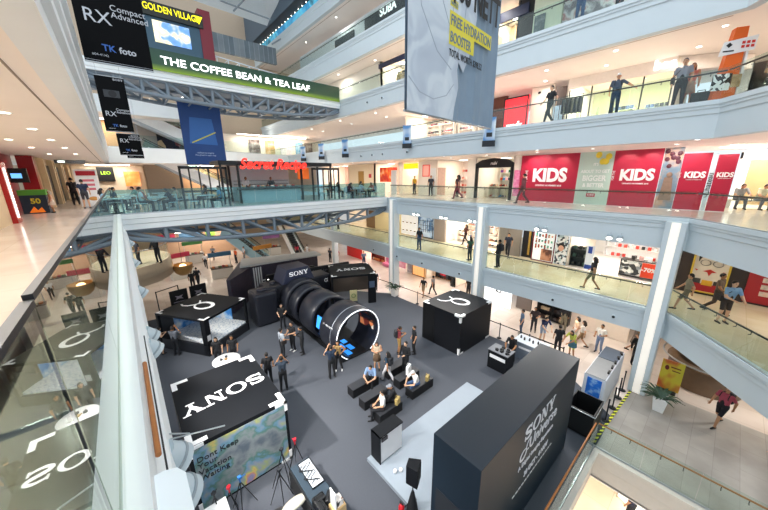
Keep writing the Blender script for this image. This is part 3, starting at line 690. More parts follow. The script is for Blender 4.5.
def barrel(y0,y1,r,ri,z=1.2,nm='lens_barrel',m=gloss):
    mb=MB(); prof=[(ri,0),(r-.06,0),(r,.08),(r,(y1-y0)-.06),(r-.05,y1-y0),(ri,y1-y0),(ri,0)]
    mb.lathe(prof,(0,0,0),56); o=mb.build(nm,m,t); o.matrix_local=Matrix.Translation((0,y0,z))@Matrix.Rotation(-PI/2,4,'X'); return o
barrel(6.1,7.2,1.42,1.22); barrel(5.0,5.95,1.32,1.15,1.15)
b2=barrel(2.75,4.35,1.36,1.2,1.18); b1=barrel(0,1.75,1.42,1.26,1.2)
mb=MB(); mb.lathe([(1.425,.55),(1.432,.55),(1.432,.6),(1.425,.6)],n=56); o=mb.build('ring_line',mat('aab0ba',.3,metal=.6),b1)
mb=MB(); mb.lathe([(1.36,-.02),(1.41,-.02),(1.41,.0),(1.36,.0),(1.36,-.02)],n=64); mb.build('light_ring',mat('f4f8ff',emit=1.2,noise=0),b1)
mb=MB(); mb.box(-1.1,1.1,-.05,7.2,-.0,.06); mb.build('walkway',BLK2,t)
SCR=ramp_mat('tunnel_prints',[(0,'101010'),(.5,'15181c'),(.6,'7a3020'),(.75,'d08050'),(.9,'e8d8c8')],scale=2,kind='voronoi',emit=.4)
mb=MB()
for k in range(5):
    a=R(-12+k*22)
    mb.quad(*[(1.22*math.cos(a+da),y,1.2+1.22*math.sin(a+da)) for da,y in((0,.25),(.32,.25),(.32,1.5),(0,1.5))])
mb.build('print_panel',SCR,t)
BLU=mat('2f8be8',emit=1.0,noise=0)
for x,y,w_,l_ in((-.55,.25,.3,.5),(-.15,.6,.3,.55),(-.5,1.0,.3,.5),(-.1,1.4,.3,.4),(-.6,2.0,.35,.5),(-.15,2.3,.3,.5),(-.55,3.0,.35,.6),(-.1,3.4,.3,.5)):
    mb=MB(); mb.box(x,x+w_,y,y+l_,.062,.07); mb.build('blue_panel',BLU,t)
for y0 in(2.0,2.9,3.5):
    mb=MB(); mb.quad(*[(1.19*math.cos(a_),y,1.18+1.19*math.sin(a_)) for a_,y in((R(150),y0),(R(185),y0),(R(185),y0+.5),(R(150),y0+.5))]); mb.build('blue_panel',BLU,t)
for a,txt in ((150,'ZOOM LENS'),(60,'FE 2.8/24-70'),(210,'0.38m/1.25ft')):
    for i,c in enumerate(txt):
        th=R(a-i*5.2); lettering(c,.13,(1.335*math.cos(th),-.035,1.2+1.335*math.sin(th)),(math.sin(th),0,-math.cos(th)),(math.cos(th),0,math.sin(th)),mat('101114',noise=0),t,thick=.002)
lettering('G  SEL2470',.2,(-1.3,.95,1.75),(0,-1,0),(.1,0,1),PW,t)

# --- benches
def bench(x,y,L,w,label,rz=0):
    t=thing('bench',label,'bench',(x,y,G),rz,'black block benches')
    mb=MB(); mb.box(-L/2,L/2,-w/2,w/2,.0,.4); mb.build('base',mat('101114',.6),t,bevel=.01)
    mb=MB(); mb.box(-L/2,L/2,-w/2,w/2,.4,.43); mb.build('seat_top',mat('2a2c31',.55),t,bevel=.008)
bench(6.85,9.43,1.45,.44,'black block bench with the man in the blue shirt on its end')
bench(6.7,8.53,1.25,.42,'black block bench between the blue shirt man and the white shirt man')
bench(6.68,7.55,1.2,.42,'black block bench nearest the white display cabinet')
bench(8.75,9.35,1.3,.44,'black block bench farthest back beneath the standing women')
bench(8.68,8.5,1.3,.44,'black block bench carrying the white paper bag')
bench(8.68,7.68,1.36,.44,'black block bench nearest the tall black block')
def paper_bag(x,y,z,label,c='f0f0ee',w=.3,h=.34):
    t=thing('paper_bag',label,'bag',(x,y,z),R(20)); mb=MB(); mb.prism([(-w/2,-.06),(w/2,-.06),(w/2,.06),(-w/2,.06)],h,'z',0); mb.build('body',mat(c,.7),t)
    mb=MB()
    for s in(-1,1): mb.path([(-.07,s*.06,h),(-.05,s*.05,h+.1),(.05,s*.05,h+.1),(.07,s*.06,h)],.006,6)
    mb.build('handle',mat(c,.7),t)
paper_bag(8.75,8.45,G+.43,'white paper bag standing on a black bench','f4f4f4',.34,.42)
paper_bag(7.05,7.4,G+.43,'tan bag beside the seated man in the white shirt','b09a5e',.26,.26)
paper_bag(9.05,7.55,G+.43,'tan bag on the bench nearest the tall black block','b09a5e',.24,.22)

# --- counter with products, demo table
t=thing('product_counter','black product counter with goods, next to the closed black cube','counter',(12.55,5.62,G))
mb=MB(); mb.box(0,.72,0,1.0,0,.98); mb.build('base',BLK,t,bevel=.01); mb=MB(); mb.box(-.02,.74,-.02,1.02,.98,1.02); mb.build('top',mat('7a7d82'),t)
mb=MB(); mb.box(-.008,0,.1,.9,.62,.8); mb.build('label',PW,t)
for i in range(7):
    mb=MB(); mb.cbox((0,0,.05),(.14,.1,.1)); mb.tube((0,-.03,.05),(0,-.13,.05),.035); o=mb.build('compact_camera',mat('1a1b1e',.4),loc=(12.72+.18*(i%3),5.75+.26*(i//3)+.05*(i%3),G+1.02),rotz=i*.9); tag(o,'black camera on the product counter near the black cube','camera','cameras on the product counter')
t=thing('product_counter','long pale counter with a row of small goods along the barrier','counter',(14.42,4.75,G))
mb=MB(); mb.box(0,.85,0,1.5,0,.93); mb.build('base',mat('77808c',.5),t); mb=MB(); mb.box(-.02,.87,-.02,1.52,.93,.97); mb.build('top',mat('dde2e8'),t)
mb=MB(); mb.box(-.008,0,.3,1.2,.6,.72); mb.build('label',PW,t)
for i in range(6):
    mb=MB(); mb.lathe([(0,.16),(.03,.16),(.045,.1),(.045,0),(0,0)],n=12); o=mb.build('camera_lens',mat(('222327','3a3c42')[i%2],.4),loc=(14.75+.1*(i%2),4.95+.22*i,G+.97)); tag(o,'dark camera lens upright on the long pale counter','lens','lenses on the long pale counter')

# --- white exhibition counter with two dark roof panels and blue poster
t=thing('reception_booth','white walled booth with grey lid panels and a blue poster, behind the tall black block','booth',(13.25,1.95,G))
mb=MB(); mb.box(0,2.95,0,.75,0,1.45); mb.build('walls',mat('dfe3ea',.5),t,bevel=.01)
mb=MB(); mb.box(0,1.7,.04,.72,1.45,1.47); mb.build('lid_panel',mat('8e8e8e',.5),t); mb=MB(); mb.box(1.72,2.95,.04,.72,1.45,1.48); mb.build('lid_panel',mat('5f6a78',.5),t)
mb=MB(); mb.box(-.015,0,.12,.62,.3,1.35); p=mb.build('poster',ramp_mat('blue_print',[(0,'1550a8'),(.5,'2b7be0'),(.62,'8fbcf0'),(1,'f0f4fa')],scale=4),t)
for i in range(5):
    mb=MB(); mb.cbox((0,0,.04),(.2,.07,.08)); o=mb.build('compact_camera',mat('2a2220',.5),loc=(13.9+.5*i,2.02,G+1.475),rotz=.1*i); tag(o,'small dark item on the edge of the white walled booth','camera','items on the edge of the white walled booth')
t=thing('utility_cart','large black open bin with a steel rim','bin',(11.35,1.78,G))
mb=MB(); mb.box(0,1.15,0,.04,.1,1.05); mb.box(0,1.15,.86,.9,.1,1.05); mb.box(0,.04,.04,.86,.1,1.05); mb.box(1.11,1.15,.04,.86,.1,1.05); mb.box(0,1.15,0,.9,.06,.12); mb.build('tub',mat('0e0f11',.6),t)
mb=MB(); mb.tube((-.03,-.03,1.02),(-.03,.93,1.02),.02); mb.tube((-.03,-.03,1.02),(1.18,-.03,1.02),.012); mb.build('rim',STEEL,t)
for x,y in((.1,.1),(1.05,.1),(.1,.8),(1.05,.8)): mb=MB(); mb.tube((x-.02,y,.045),(x+.02,y,.045),.045); mb.build('wheel',BLK2,t)
# hazard tape
def hazard():
    m=bpy.data.materials.new('hazard_tape'); m.use_nodes=True; nt=m.node_tree; b=nt.nodes['Principled BSDF']
    tc=nt.nodes.new('ShaderNodeTexCoord'); w=nt.nodes.new('ShaderNodeTexWave'); w.inputs['Scale'].default_value=2.6; w.bands_direction='DIAGONAL'
    cr=nt.nodes.new('ShaderNodeValToRGB'); cr.color_ramp.interpolation='CONSTANT'; e=cr.color_ramp.elements; e[0].color=(*lin('17181a'),1); e[1].position=.5; e[1].color=(*lin('e8e83a'),1)
    nt.links.new(tc.outputs['Object'],w.inputs[0]); nt.links.new(w.outputs['Fac'],cr.inputs[0]); nt.links.new(cr.outputs[0],b.inputs['Base Color']); return m
HZ=hazard()
mb=MB(); mb.bar((11.3,OY+.16,G+.006),(15.7,1.42,G+.006),.09,.008); o=mb.build('floor_tape',HZ); tag(o,'black and yellow striped tape on the floor at the carpet edge','tape')
def queue_post(x,y,label='black queue post at the carpet edge',grp='queue posts at the carpet edge'):
    t=thing('queue_post',label,'post',(x,y,G),0,grp); mb=MB(); mb.tube((0,0,.02),(0,0,.95),.025); mb.ball((0,0,.96),(.035,.035,.035)); mb.build('post',DARK,t); mb=MB(); mb.lathe([(0,.03),(.12,.025),(.14,0),(0,0)],n=20); mb.build('base',DARK,t)
for x in (12.9,13.9,14.8,15.5): queue_post(x,1.68-.02*x*0)
def queue_line(pts,label,grp):
    for p in pts: queue_post(p[0],p[1],'black queue post '+label,grp)
    for a,b in zip(pts[:-1],pts[1:]):
        m=MB(); m.bar((a[0],a[1],G+.9),(b[0],b[1],G+.9),.02,.05); o=m.build('queue_tape',DARK); tag(o,'black tape strung between queue posts '+label,'tape','queue tapes '+label)
queue_line([(15.55,4.2),(15.55,5.9),(15.55,7.6),(15.55,9.0)],'behind the pale counter','queue posts behind the pale counter')
queue_line([(15.55,12.2),(15.55,14.2),(15.5,16.4),(15.3,19.2)],'beside the black cube and the columns','queue posts beside the columns')
# planters
def planter(x,y,z,s,label,leaf='2f4a35'):
    t=thing('potted_plant',label,'plant',(x,y,z)); mb=MB(); w=.2*s
    mb.add([(a*w*.7,b*w*.7,0) for a,b in((-1,-1),(1,-1),(1,1),(-1,1))]+[(a*w,b*w,.55*s) for a,b in((-1,-1),(1,-1),(1,1),(-1,1))]+[(a*w*.85,b*w*.85,.55*s) for a,b in((-1,-1),(1,-1),(1,1),(-1,1))]+[(a*w*.8,b*w*.8,.48*s) for a,b in((-1,-1),(1,-1),(1,1),(-1,1))],
      [(3,2,1,0),(0,1,5,4),(1,2,6,5),(2,3,7,6),(3,0,4,7),(4,5,9,8),(5,6,10,9),(6,7,11,10),(7,4,8,11),(8,9,13,12),(9,10,14,13),(10,11,15,14),(11,8,12,15),(12,13,14,15)]); mb.build('pot',mat('f0efec',.4),t)
    mb=MB(); rr=random.Random(int(x*10))
    for i in range(34):
        a=rr.random()*2*PI; L=(.3+.3*rr.random())*s; up=.2+.9*rr.random(); d=Vector((math.cos(a),math.sin(a),0)); sd=Vector((-d.y,d.x,0))
        pts=[Vector((0,0,.48*s))+d*(.05*s+L*u)+Vector((0,0,(up*u-up*.75*u*u)*L*1.6)) for u in (0,.33,.66,1)]; ww=[.03,.05,.035,.003]
        vs=[]; 
        for p,w_ in zip(pts,ww): vs+=[p-sd*w_*s,p+Vector((0,0,.01*s)),p+sd*w_*s]
        fs=[]
        for j in range(3): fs+=[(j*3,j*3+1,j*3+4,j*3+3),(j*3+1,j*3+2,j*3+5,j*3+4)]
        mb.add(vs,fs)
    mb.build('foliage',mat(leaf,.5,noise=.3,scale=8),t)
planter(15.2,.42,L0+.002,1.15,'spiky leaved plant in a white tapered pot beside the nearest column')
planter(15.35,16.5,G,1.3,'leafy plant in a white pot beside the far column')

# --- back SONY booth, to the right of the giant camera
t=thing('display_booth','open fronted black booth far back beside the lens tunnel','booth',(10.45,17.95,G),R(-26))
mb=MB(); mb.box(0,3.3,0,3.0,2.2,2.35); mb.build('roof',BLK,t); corners(t,.02,3.28,.02,2.98,2.351,.12,.4)
flat_shapes(sony_shapes(),.5,'lettering',(1.65,1.5,2.353),(-1,0,0),(0,-1,0),PW,t)
for a in((0,.12,0,.12),(2.7,3.3,0,.1),(0,.1,2.9,3)): mb=MB(); mb.box(*a,0,2.2); mb.build('post',BLK,t)
mb=MB(); mb.box(0,.08,.1,3,0,2.2); mb.box(0,3.3,2.92,3,0,2.2); mb.build('wall',mat('3a3430',.6),t)
mb=MB(); mb.cbox((3.0,-.006,1.5),(.4,.01,.5)); mb.build('poster',mat('4a5a72',.4),t)
spot('booth_lamp',(12.6,18.6,G+2.15),(12.6,18.6,G),120,140)
t=thing('poster_board','small cream and yellow board standing in the open fronted booth','sign',(12.2,17.75,G),R(-26))
mb=MB(); mb.box(-.28,.28,-.02,.02,.05,.95); mb.build('panel',mat('d8cf9a',.6),t); mb=MB(); mb.lathe([(.12,0),(.17,0),(.17,.012),(.12,.012)],n=24); o=mb.build('print',mat('6a8a4a'),t); o.matrix_local=frame((0,-.022,.5),(1,0,0),(0,0,1))

# --- dark house behind the giant camera: sloped purple grey panels, black room, white roof
t=thing('exhibit_house','dark backdrop house with a pale roof behind the giant camera','pavilion',(0,0,G))
pn=mat('3b3644',.6,noise=.35,scale=6)
mb=MB(); mb.prism([(6.0,24.0),(12.6,23.2),(12.8,24.6),(6.8,26.4)],.12,'z',2.55)
mb.build('roof',mat('c9cac8',.7),t)
mb=MB(); mb.prism([(4.5,21.9),(4.7,21.7),(6.8,24.0),(6.6,26.2)],2.5,'z',0); mb.box(6.5,12.6,23.9,24.0,0,2.5); mb.build('wall',pn,t)
mb=MB(); mb.box(7.2,11.2,21.9,22.05,0,2.2); mb.build('wall',BLK2,t)
mb=MB()
for k in range(4):
    s=.18*k; mb.box(6.9+s,8.3,23.86-.01*k,23.9-.01*k,.5+s*1.3,.6+s*1.3); mb.box(6.9+s,7.0+s,23.86-.01*k,23.9-.01*k,.5+s,2.4)
mb.build('stripe_print',PW,t)
mb=MB(); mb.prism([(10.4,21.2),(13.8,20.6),(13.8,20.75),(10.4,21.35)],2.3,'z',0); lw=mb.build('logo_wall',mat('24262b',.5),t)
for r_ in range(4):
    for c_ in range(5):
        lettering('G Lens',.26,(10.95+c_*.66,21.08-.12*c_,.45+r_*.5),(1,-.18,0),(0,0,1),mat('777b82',noise=0),lw,thick=.004)
for i in range(4):
    l=thing('track_light','small black spotlight over the dark backdrop house','light',(7.0+.8*i,21.0,G+2.35),0,'spotlights over the dark backdrop house')
    mb=MB(); mb.tube((0,0,0),(0,-.08,-.14),.05,.07); mb.tube((0,.3,.12),(0,0,0),.012); mb.build('housing',BLK2,l); mb=MB(); mb.lathe([(0,0),(.06,0)],(0,-.083,-.143),12); mb.build('lamp_lens',DOWN,l)
    spot('track_lamp',(7.0+.8*i,20.9,G+2.2),(7.0+.8*i,20.9,G+1.0),12,70)
# black boards with star pattern behind the angled booth, at the left
for i,(x,y) in enumerate(((1.75,22.6),(2.9,22.9))):
    t=thing('display_board',('black board with white prints, nearer the left ledge','black board with white prints, closer to the round basket lamp')[i],'board',(x,y,G),R(8))
    mb=MB(); mb.box(-.5,.5,-.03,.03,.1,2.3); mb.build('panel',BLK2,t); mb=MB(); rr=random.Random(i)
    for k in range(3):
        z=.6+k*.6; mb.prism([(.32*math.cos(a*PI/4)*(1 if a%2 else .4),z+.2*math.sin(a*PI/4)*(1 if a%2 else .4)) for a in range(8)],.006,'y',-.04); mb.box(-.35,.35,-.04,-.034,z-.32,z-.27)
    mb.build('print',mat('9a949e'),t)
    mb=MB(); mb.box(-.5,-.44,-.3,.3,0,.1); mb.box(.44,.5,-.3,.3,0,.1); mb.build('foot',BLK2,t)
t=thing('pipe_stand','thin black pipe frame standing left of the black boards','frame',(.6,22.2,G)); mb=MB(); mb.tube((0,0,0),(0,0,2.6),.03); mb.tube((0,0,2.55),(1.2,.6,2.55),.03); mb.tube((1.2,.6,0),(1.2,.6,2.55),.03); mb.build('pipe',BLK2,t)
# --- foreground workshop table with gear at the bottom of the view
# --- workshop table and gear below the ledge
t=thing('work_table','dark work table strewn with gear in front of the rainbow poster booth','table',(2.45,4.9,G))
mb=MB(); mb.box(0,.6,0,2.35,.8,.86); mb.build('tabletop',mat('2b3b48',.5),t); 
mb=MB(); mb.box(-.04,.64,-.02,2.37,.1,.79); mb.build('cloth',mat('131519',.9),t)
for x,y in((.05,.05),(.55,.05),(.05,2.3),(.55,2.3)): mb=MB(); mb.box(x-.03,x+.03,y-.03,y+.03,0,.1); mb.build('leg',BLK2,t)
t=thing('mesh_tray','pale grey tray of black cables at the far end of the work table','tray',(2.66,6.22,G+.86)); mb=MB(); mb.box(0,.36,0,.95,0,.02); mb.build('base',mat('b9c0c8',.5),t)
mb=MB(); mb.box(0,.36,-.01,0,0,.06); mb.box(0,.36,.95,.96,0,.06); mb.box(-.01,0,0,.95,0,.06); mb.box(.36,.37,0,.95,0,.06); mb.build('rim',DARK,t)
rr=random.Random(3)
for k in range(3):
    mb=MB(); p=[Vector((2.7+.08*k+.12*math.sin(i*1.3+k),6.35+.07*i,G+.9+.01*(i%2))) for i in range(11)]; mb.path(p,.011,6); o=mb.build('cable',BLK2); tag(o,'black cable coiled in the pale tray','cable','cables in the pale tray')
t=thing('literature_box','upright white card standing in a box on the work table','box',(2.72,5.15,G+.86)); mb=MB(); mb.box(0,.35,0,.3,0,.22); mb.build('box',mat('c9a878'),t); mb=MB(); mb.box(.05,.08,.02,.28,.2,.75); mb.build('card',PW,t)
mb=MB(); mb.box(.12,.3,.05,.26,.2,.4); mb.build('leaflets',ramp_mat('leaflet_print',[(0,'d8d0c8'),(.5,'6a4a3a'),(.7,'f0e8e0'),(.9,'30343c')],scale=8,kind='voronoi'),t)
for k,(x,y) in enumerate(((2.6,5.75),(2.85,5.6),(2.55,5.5))):
    t=thing('camera_bag','black camera bag heaped on the work table','bag',(x,y,G+.86),k*.8,'camera bags on the work table'); mb=MB(); mb.cbox((0,0,.13),(.34,.22,.26)); mb.build('body',BLK2,t,bevel=.04); mb=MB(); mb.path([(-.15,0,.25),(-.1,0,.36),(.1,0,.36),(.15,0,.25)],.012,6); mb.build('strap',BLK2,t)
mb=MB(); mb.lathe([(0,0),(.2,.02),(.24,.1),(.16,.13),(.1,.2),(0,.22)],n=18); o=mb.build('fabric_bundle',mat('cfcabb',.9,bump=.4),loc=(2.15,6.3,G+.66)); o.scale=(1.5,.7,1); tag(o,'crumpled cream cloth hanging at the edge of the work table','cloth')
def tripod(x,y,h,label,c='17181b',head='24262a'):
    t=thing('tripod',label,'tripod',(x,y,G),random.random()*2,'photo tripods by the rainbow poster booth' )
    for k in range(3):
        a=k*2.094; mb=MB(); mb.tube((0,0,h),(.38*math.cos(a),.38*math.sin(a),.01),.016,.011); lg=mb.build('leg',mat(c,.4),t)
    mb=MB(); mb.tube((0,0,h-.05),(0,0,h+.12),.022); mb.cbox((0,0,h+.15),(.09,.09,.07)); mb.tube((0,0,h+.14),(.18,.05,h+.05),.012); mb.build('head',mat(head,.4),t)
tripod(2.35,7.55,1.25,'black photo tripod between the booth corner and the work table')
tripod(2.05,7.0,1.2,'black photo tripod next to the work table edge')
tripod(2.85,7.75,1.1,'tripod with a red head at the poster booth corner',head='c22030')
tripod(1.15,7.6,1.1,'tripod with a blue head below the rainbow poster',head='2a6ab0')
tripod(.85,7.55,1.05,'tripod with a red head below the rainbow poster',head='c22030')
tripod(.5,7.6,1.1,'black tripod near the white table',)
t=thing('ring_bucket','round black tub with blue contents on the floor by the work table','tub',(1.75,6.45,G)); mb=MB(); mb.lathe([(.0,.0),(.28,.0),(.33,.38),(.3,.38),(.26,.05),(0,.05)],n=28); mb.build('tub',BLK2,t)
for k in range(6): mb=MB(); mb.cbox((0,0,0),(.22,.14,.05)); o=mb.build('cushion',mat('2f7fb8',.4),loc=(1.7+.05*k%.12,6.4+.04*(k%3),G+.1+.05*k),rotz=k); tag(o,'blue packet inside the round black tub','packet','blue packets in the round tub')
t=thing('side_table','white topped table at the very bottom, under the ledge lamps','table',(.1,6.55,G)); mb=MB(); mb.box(-.1,.65,0,1.05,.88,.92); mb.build('tabletop',PW,t)
for x,y in((-.05,.05),(.6,.05),(-.05,1.),(.6,1.)): mb=MB(); mb.tube((x,y,0),(x,y,.88),.02); mb.build('leg',STEEL,t)

# --- flood lamps fixed under the white ledge (left) and on the right fascia
def drum(x,y,z,label,grp,aim,power,r=.115):
    t=thing('flood_lamp',label,'lamp',(x,y,z),0,grp)
    d=(Vector(aim)-Vector((x,y,z))).normalized(); c=Vector((0,0,0))
    mb=MB(); mb.tube(c-d*r,c+d*.07,r,r*1.12,n=24); mb.build('housing',mat('b4c0c6',.4),t); mb=MB(); mb.tube(c-d*.02,c+d*.005,r*1.15,n=24); mb.build('band',mat('8d989f',.4),t)
    mb=MB(); mb.tube(c+d*.071,c+d*.074,r,n=24); mb.build('lamp_lens',DOWN,t)
    mb=MB(); s=-1 if x<5 else 1; mb.tube(c,(s*.16,0,.08),.015,n=6); mb.tube((s*.16,0,.08),(s*.16,0,.2),.015,n=6); mb.build('arm',STEEL,t)
    if power: spot('flood_lamp_light',Vector((x,y,z))+d*.09,aim,power,75,(1,.95,.9),.12)
aimL=[(4.5,6,L0),(5,8,L0),(5.5,10,L0),(4.5,12,L0),(6,14,L0),(5,16,L0),(8,18,L0)]
for i,(y,dy) in enumerate(((2.74,0),(3.2,0),(5.8,0),(6.35,0),(9.1,0),(12.5,0),(16.5,0))):
    drum(-.05,y,-1.05,('round grey flood lamp under the white ledge, nearest the camera','round grey flood lamp just beyond the nearest one under the ledge','first lamp of the middle pair under the white ledge','second lamp of the middle pair under the white ledge','single flood lamp beyond the middle pair under the ledge','flood lamp under the ledge where the round balcony begins to show','farthest flood lamp under the white ledge')[i],'flood lamps under the white ledge',(5.2,y+.6,L0),(200,700,1300,1900,3200,2700,1800)[i],.148)
for i,(y,wh) in enumerate(((14.9,'by the far column'),(12.4,'between the far and middle columns'),(10.2,'just before the middle column'),(6.2,'above the red framed window'),(3.1,'next to the nearest column'))):
    for k in(0,1):
        drum(XR-.13,y+.38*k-.19,-.98,'small white flood lamp, '+('left','right')[1-k]+' one of the pair '+wh,'flood lamps in pairs on the right fascia',(11.5-2*k,y-1.2,L0),480,.1)
t=thing('cable_rod','orange brown rod with a black cable running along the white ledge','rod'); mb=MB(); mb.tube((-.128,2.6,-.42),(-.128,4.2,-.42),.022); mb.build('rod',WOOD,t); mb=MB(); mb.tube((-.09,2.4,-.42),(-.09,5.0,-.42),.007); mb.build('cable',DARK,t)
t=thing('steel_arm','two thin steel arms sticking out from the white ledge','bracket'); 
for y,e_ in((2.52,.44),(2.66,.12)): mb=MB(); mb.tube((-.16,y+.98,-1.0),(e_,y+.75,-1.0),.008); mb.build('arm',STEEL,t)
mb=MB(); mb.prism([(.0,0),(.17,0),(.17,.42),(.13,.5),(.06,.53),(0,.53)],.02,'z',0); o=mb.build('mounting_plate',FASCIA_W,loc=(-.16,1.72,-.3)); tag(o,'white rounded plate fixed to the ledge beside the nearest lamp','plate')
# small domes on the fascias
for z,ys in((L1,(20,17,14.3,11,5.2,2.6)),(L3,(21.5,20,18.7,16)),(L4,(20.5,18.7))):
    for y in ys:
        t=thing('dome_camera','small dark dome on the pale fascia '+{L1:'of the lower gallery',L3:'above the cafe side shops',L4:'two floors above the cafe side shops'}[z],'camera',(XR-.02,y,z-.75),0,'domes on the fascia at height %d'%round(z-L0)); mb=MB(); mb.tube((-.02,0,0),(.04,0,0),.09,n=16); mb.build('base',FASCIA,t); mb=MB(); mb.ball((-.03,0,-.01),(.06,.06,.06)); mb.build('dome',DARK,t)

# --- hanging banners
# big banner: folded grey cloth figure on a slate ground
t=thing('hanging_banner','large slate blue banner with a grey draped figure and yellow price words','banner',(5.82,5.9,3.3),R(4))
mb=MB(); Wb,Hb=4.68,6.2
for i in range(24):
    a=Wb*i/24;b=Wb*(i+1)/24; f=lambda x:.03*math.sin(x*5)+.015*math.sin(x*13)
    mb.quad((a,f(a),0),(b,f(b),0),(b,f(b)*.6,Hb),(a,f(a)*.6,Hb))
for i in range(24):
    a=Wb*i/24;b=Wb*(i+1)/24; mb.quad((a,f(a)+.012,0),(a,f(a)*.6+.012,Hb),(b,f(b)*.6+.012,Hb),(b,f(b)+.012,0))
mb.build('cloth',mat('8195a8',.7,noise=.12,scale=1.5),t)
fig=[(0,.9),(0,5),(.55,5.6),(1.6,5.4),(1.75,4.6),(2.35,4.4),(2.75,3.7),(2.85,2.9),(2.7,2.1),(2.3,1.35),(2.05,1.55),(2.0,1.35),(2.1,.9),(1.95,.35),(1.9,0),(0,0)]
mb=MB(); mb.prism([(x*1.1,z) for x,z in fig],.004,'y',-.075); mb.build('print',ramp_mat('draped_figure_print',[(0,'aab4c2'),(.42,'bcc6d2'),(.55,'ced7df'),(1,'dce2e8')],scale=.9,detail=2,dist=1.5,rough=.8),t)
FD=mat('a3adba',.8,noise=0); mb=MB()
for pts in ([(.05,.78),(.5,.5),(1.1,.42),(1.7,.6),(2.05,.95)],[(.6,4.8),(.9,3.8),(1.3,2.9),(1.9,2.1)],[(1.75,4.5),(1.72,3.4),(1.9,2.6),(2.05,1.6)],[(.2,3.4),(.5,2.4),(1.2,1.6),(1.9,1.3)],[(2.4,4.2),(2.55,3.2),(2.4,2.2),(2.1,1.6)],[(1.1,5.2),(1.2,4.2),(1.5,3.4)]):
    for (x0,z0),(x1,z1) in zip(pts[:-1],pts[1:]): mb.bar((x0,-.077,z0),(x1,-.077,z1),.006,.022)
mb.build('fold_print',FD,t)
YL=mat('e5d648',.7,noise=0)
lettering('$88 NETT',1.05,(1.72,-.09,3.05),(1,0,0),(0,0,1),mat('16181c',noise=0),t,ax='left',sx=.62,bold=.03,ay='BOTTOM_BASELINE',thick=.003)
mb=MB(); mb.box(1.72,2.1,-.082,-.078,2.8,2.97); mb.box(1.72,4.1,-.082,-.078,2.3,2.7); mb.box(1.72,3.05,-.082,-.078,1.9,2.3); mb.build('yellow_band',YL,t)
lettering('with',.2,(1.74,-.09,2.82),(1,0,0),(0,0,1),mat('6d8296',noise=0),t,ax='left',ay='BOTTOM_BASELINE',thick=.003)
lettering('FREE HYDRATION',.36,(1.76,-.09,2.37),(1,0,0),(0,0,1),mat('6d8296',noise=0),t,ax='left',sx=.78,bold=.012,ay='BOTTOM_BASELINE',thick=.003)
lettering('BOOSTER',.36,(1.76,-.09,1.97),(1,0,0),(0,0,1),mat('6d8296',noise=0),t,ax='left',sx=.7,bold=.012,ay='BOTTOM_BASELINE',thick=.003)
lettering('TOTAL WORTH $398.52',.25,(1.74,-.09,1.62),(1,0,0),(0,0,1),mat('16181c',noise=0),t,ax='left',sx=.68,bold=.01,ay='BOTTOM_BASELINE',thick=.003)
mb=MB(); mb.tube((-.02,0,0),(Wb+.02,0,0),.03); mb.build('rod',STEEL,t)
for q in(.2,Wb-.2): mb=MB(); mb.tube((q,0,Hb),(q,0,Hb+9),.01,n=6); mb.build('cable',STEEL,t)
# black camera banners along the left fascia
def rx_banner(y,z,w,h,label,full=True,x0=.0,dark='08090b'):
    t=thing('hanging_banner',label,'banner',(x0,y,z),0,None)
    mb=MB(); mb.box(0,w,-.006,.006,0,h); mb.build('cloth',mat(dark,.6,spec=.1),t); k=w/1.0
    T=mat('c9ccd2',noise=0); B=mat('3b6cc0',noise=0)
    lettering('RX',.3*k,(.1*k,-.008,.66*k),(1,0,0),(0,0,1),T,t,ax='left',ay='BOTTOM_BASELINE',thick=.002)
    lettering('Compact\nAdvanced',.14*k,(.5*k,-.008,.8*k),(1,0,0),(0,0,1),T,t,ax='left',ay='BOTTOM_BASELINE',line=.8,thick=.002)
    lettering('TK',.15*k,(.28*k,-.008,.22*k),(1,0,0),(0,0,1),B,t,ax='left',ay='BOTTOM_BASELINE',bold=.02,thick=.002)
    lettering('foto',.15*k,(.52*k,-.008,.22*k),(1,0,0),(0,0,1),T,t,ax='left',ay='BOTTOM_BASELINE',bold=.02,thick=.002)
    lettering('#04-41/42',.055*k,(.12*k,-.008,.12*k),(1,0,0),(0,0,1),T,t,ax='left',ay='BOTTOM_BASELINE',thick=.002)
    mb=MB(); mb.box(0,w,-.009,-.007,.035,.04); mb.build('line',T,t)
    flat_shapes(sony_shapes(),.075*k,'emblem',(w-.22*k,-.008,h-.1*k),(1,0,0),(0,0,1),T,t)
    if h>1.6:
        mb=MB(); mb.box(.2*k,.75*k,-.01,-.007,1.45*k,1.75*k); mb.build('camera_print',mat('2c2e33',.4,noise=0),t); mb=MB(); mb.lathe([(0,0),(.12*k,0),(.14*k,-.0)],n=20); o=mb.build('lens_print',mat('07080a',.3,noise=0),t); o.matrix_local=frame((.5*k,-.012,1.6*k),(1,0,0),(0,0,1))
    mb=MB(); mb.tube((0,0,0),(w,0,0),.014); mb.build('rod',STEEL,t); mb=MB(); mb.tube((0,0,h),(w,0,h),.014); mb.build('rod',STEEL,t)
    for q in(.1,w-.1): mb=MB(); mb.tube((q,0,h),(q,0,h+9),.006,n=6); mb.build('cable',STEEL,t)
rx_banner(8.0,3.72,.98,2.4,'black compact camera banner nearest the camera, hung by the left fascia',x0=-.06)
rx_banner(19.2,3.75,1.0,2.3,'second black camera banner, hung before the grey truss',x0=.02)
rx_banner(26,3.1,1.15,1.3,'third black camera banner, just under the grey truss',x0=.45)
rx_banner(32,3.2,1.05,.6,'small black banner farthest back along the left fascia',x0=.95)
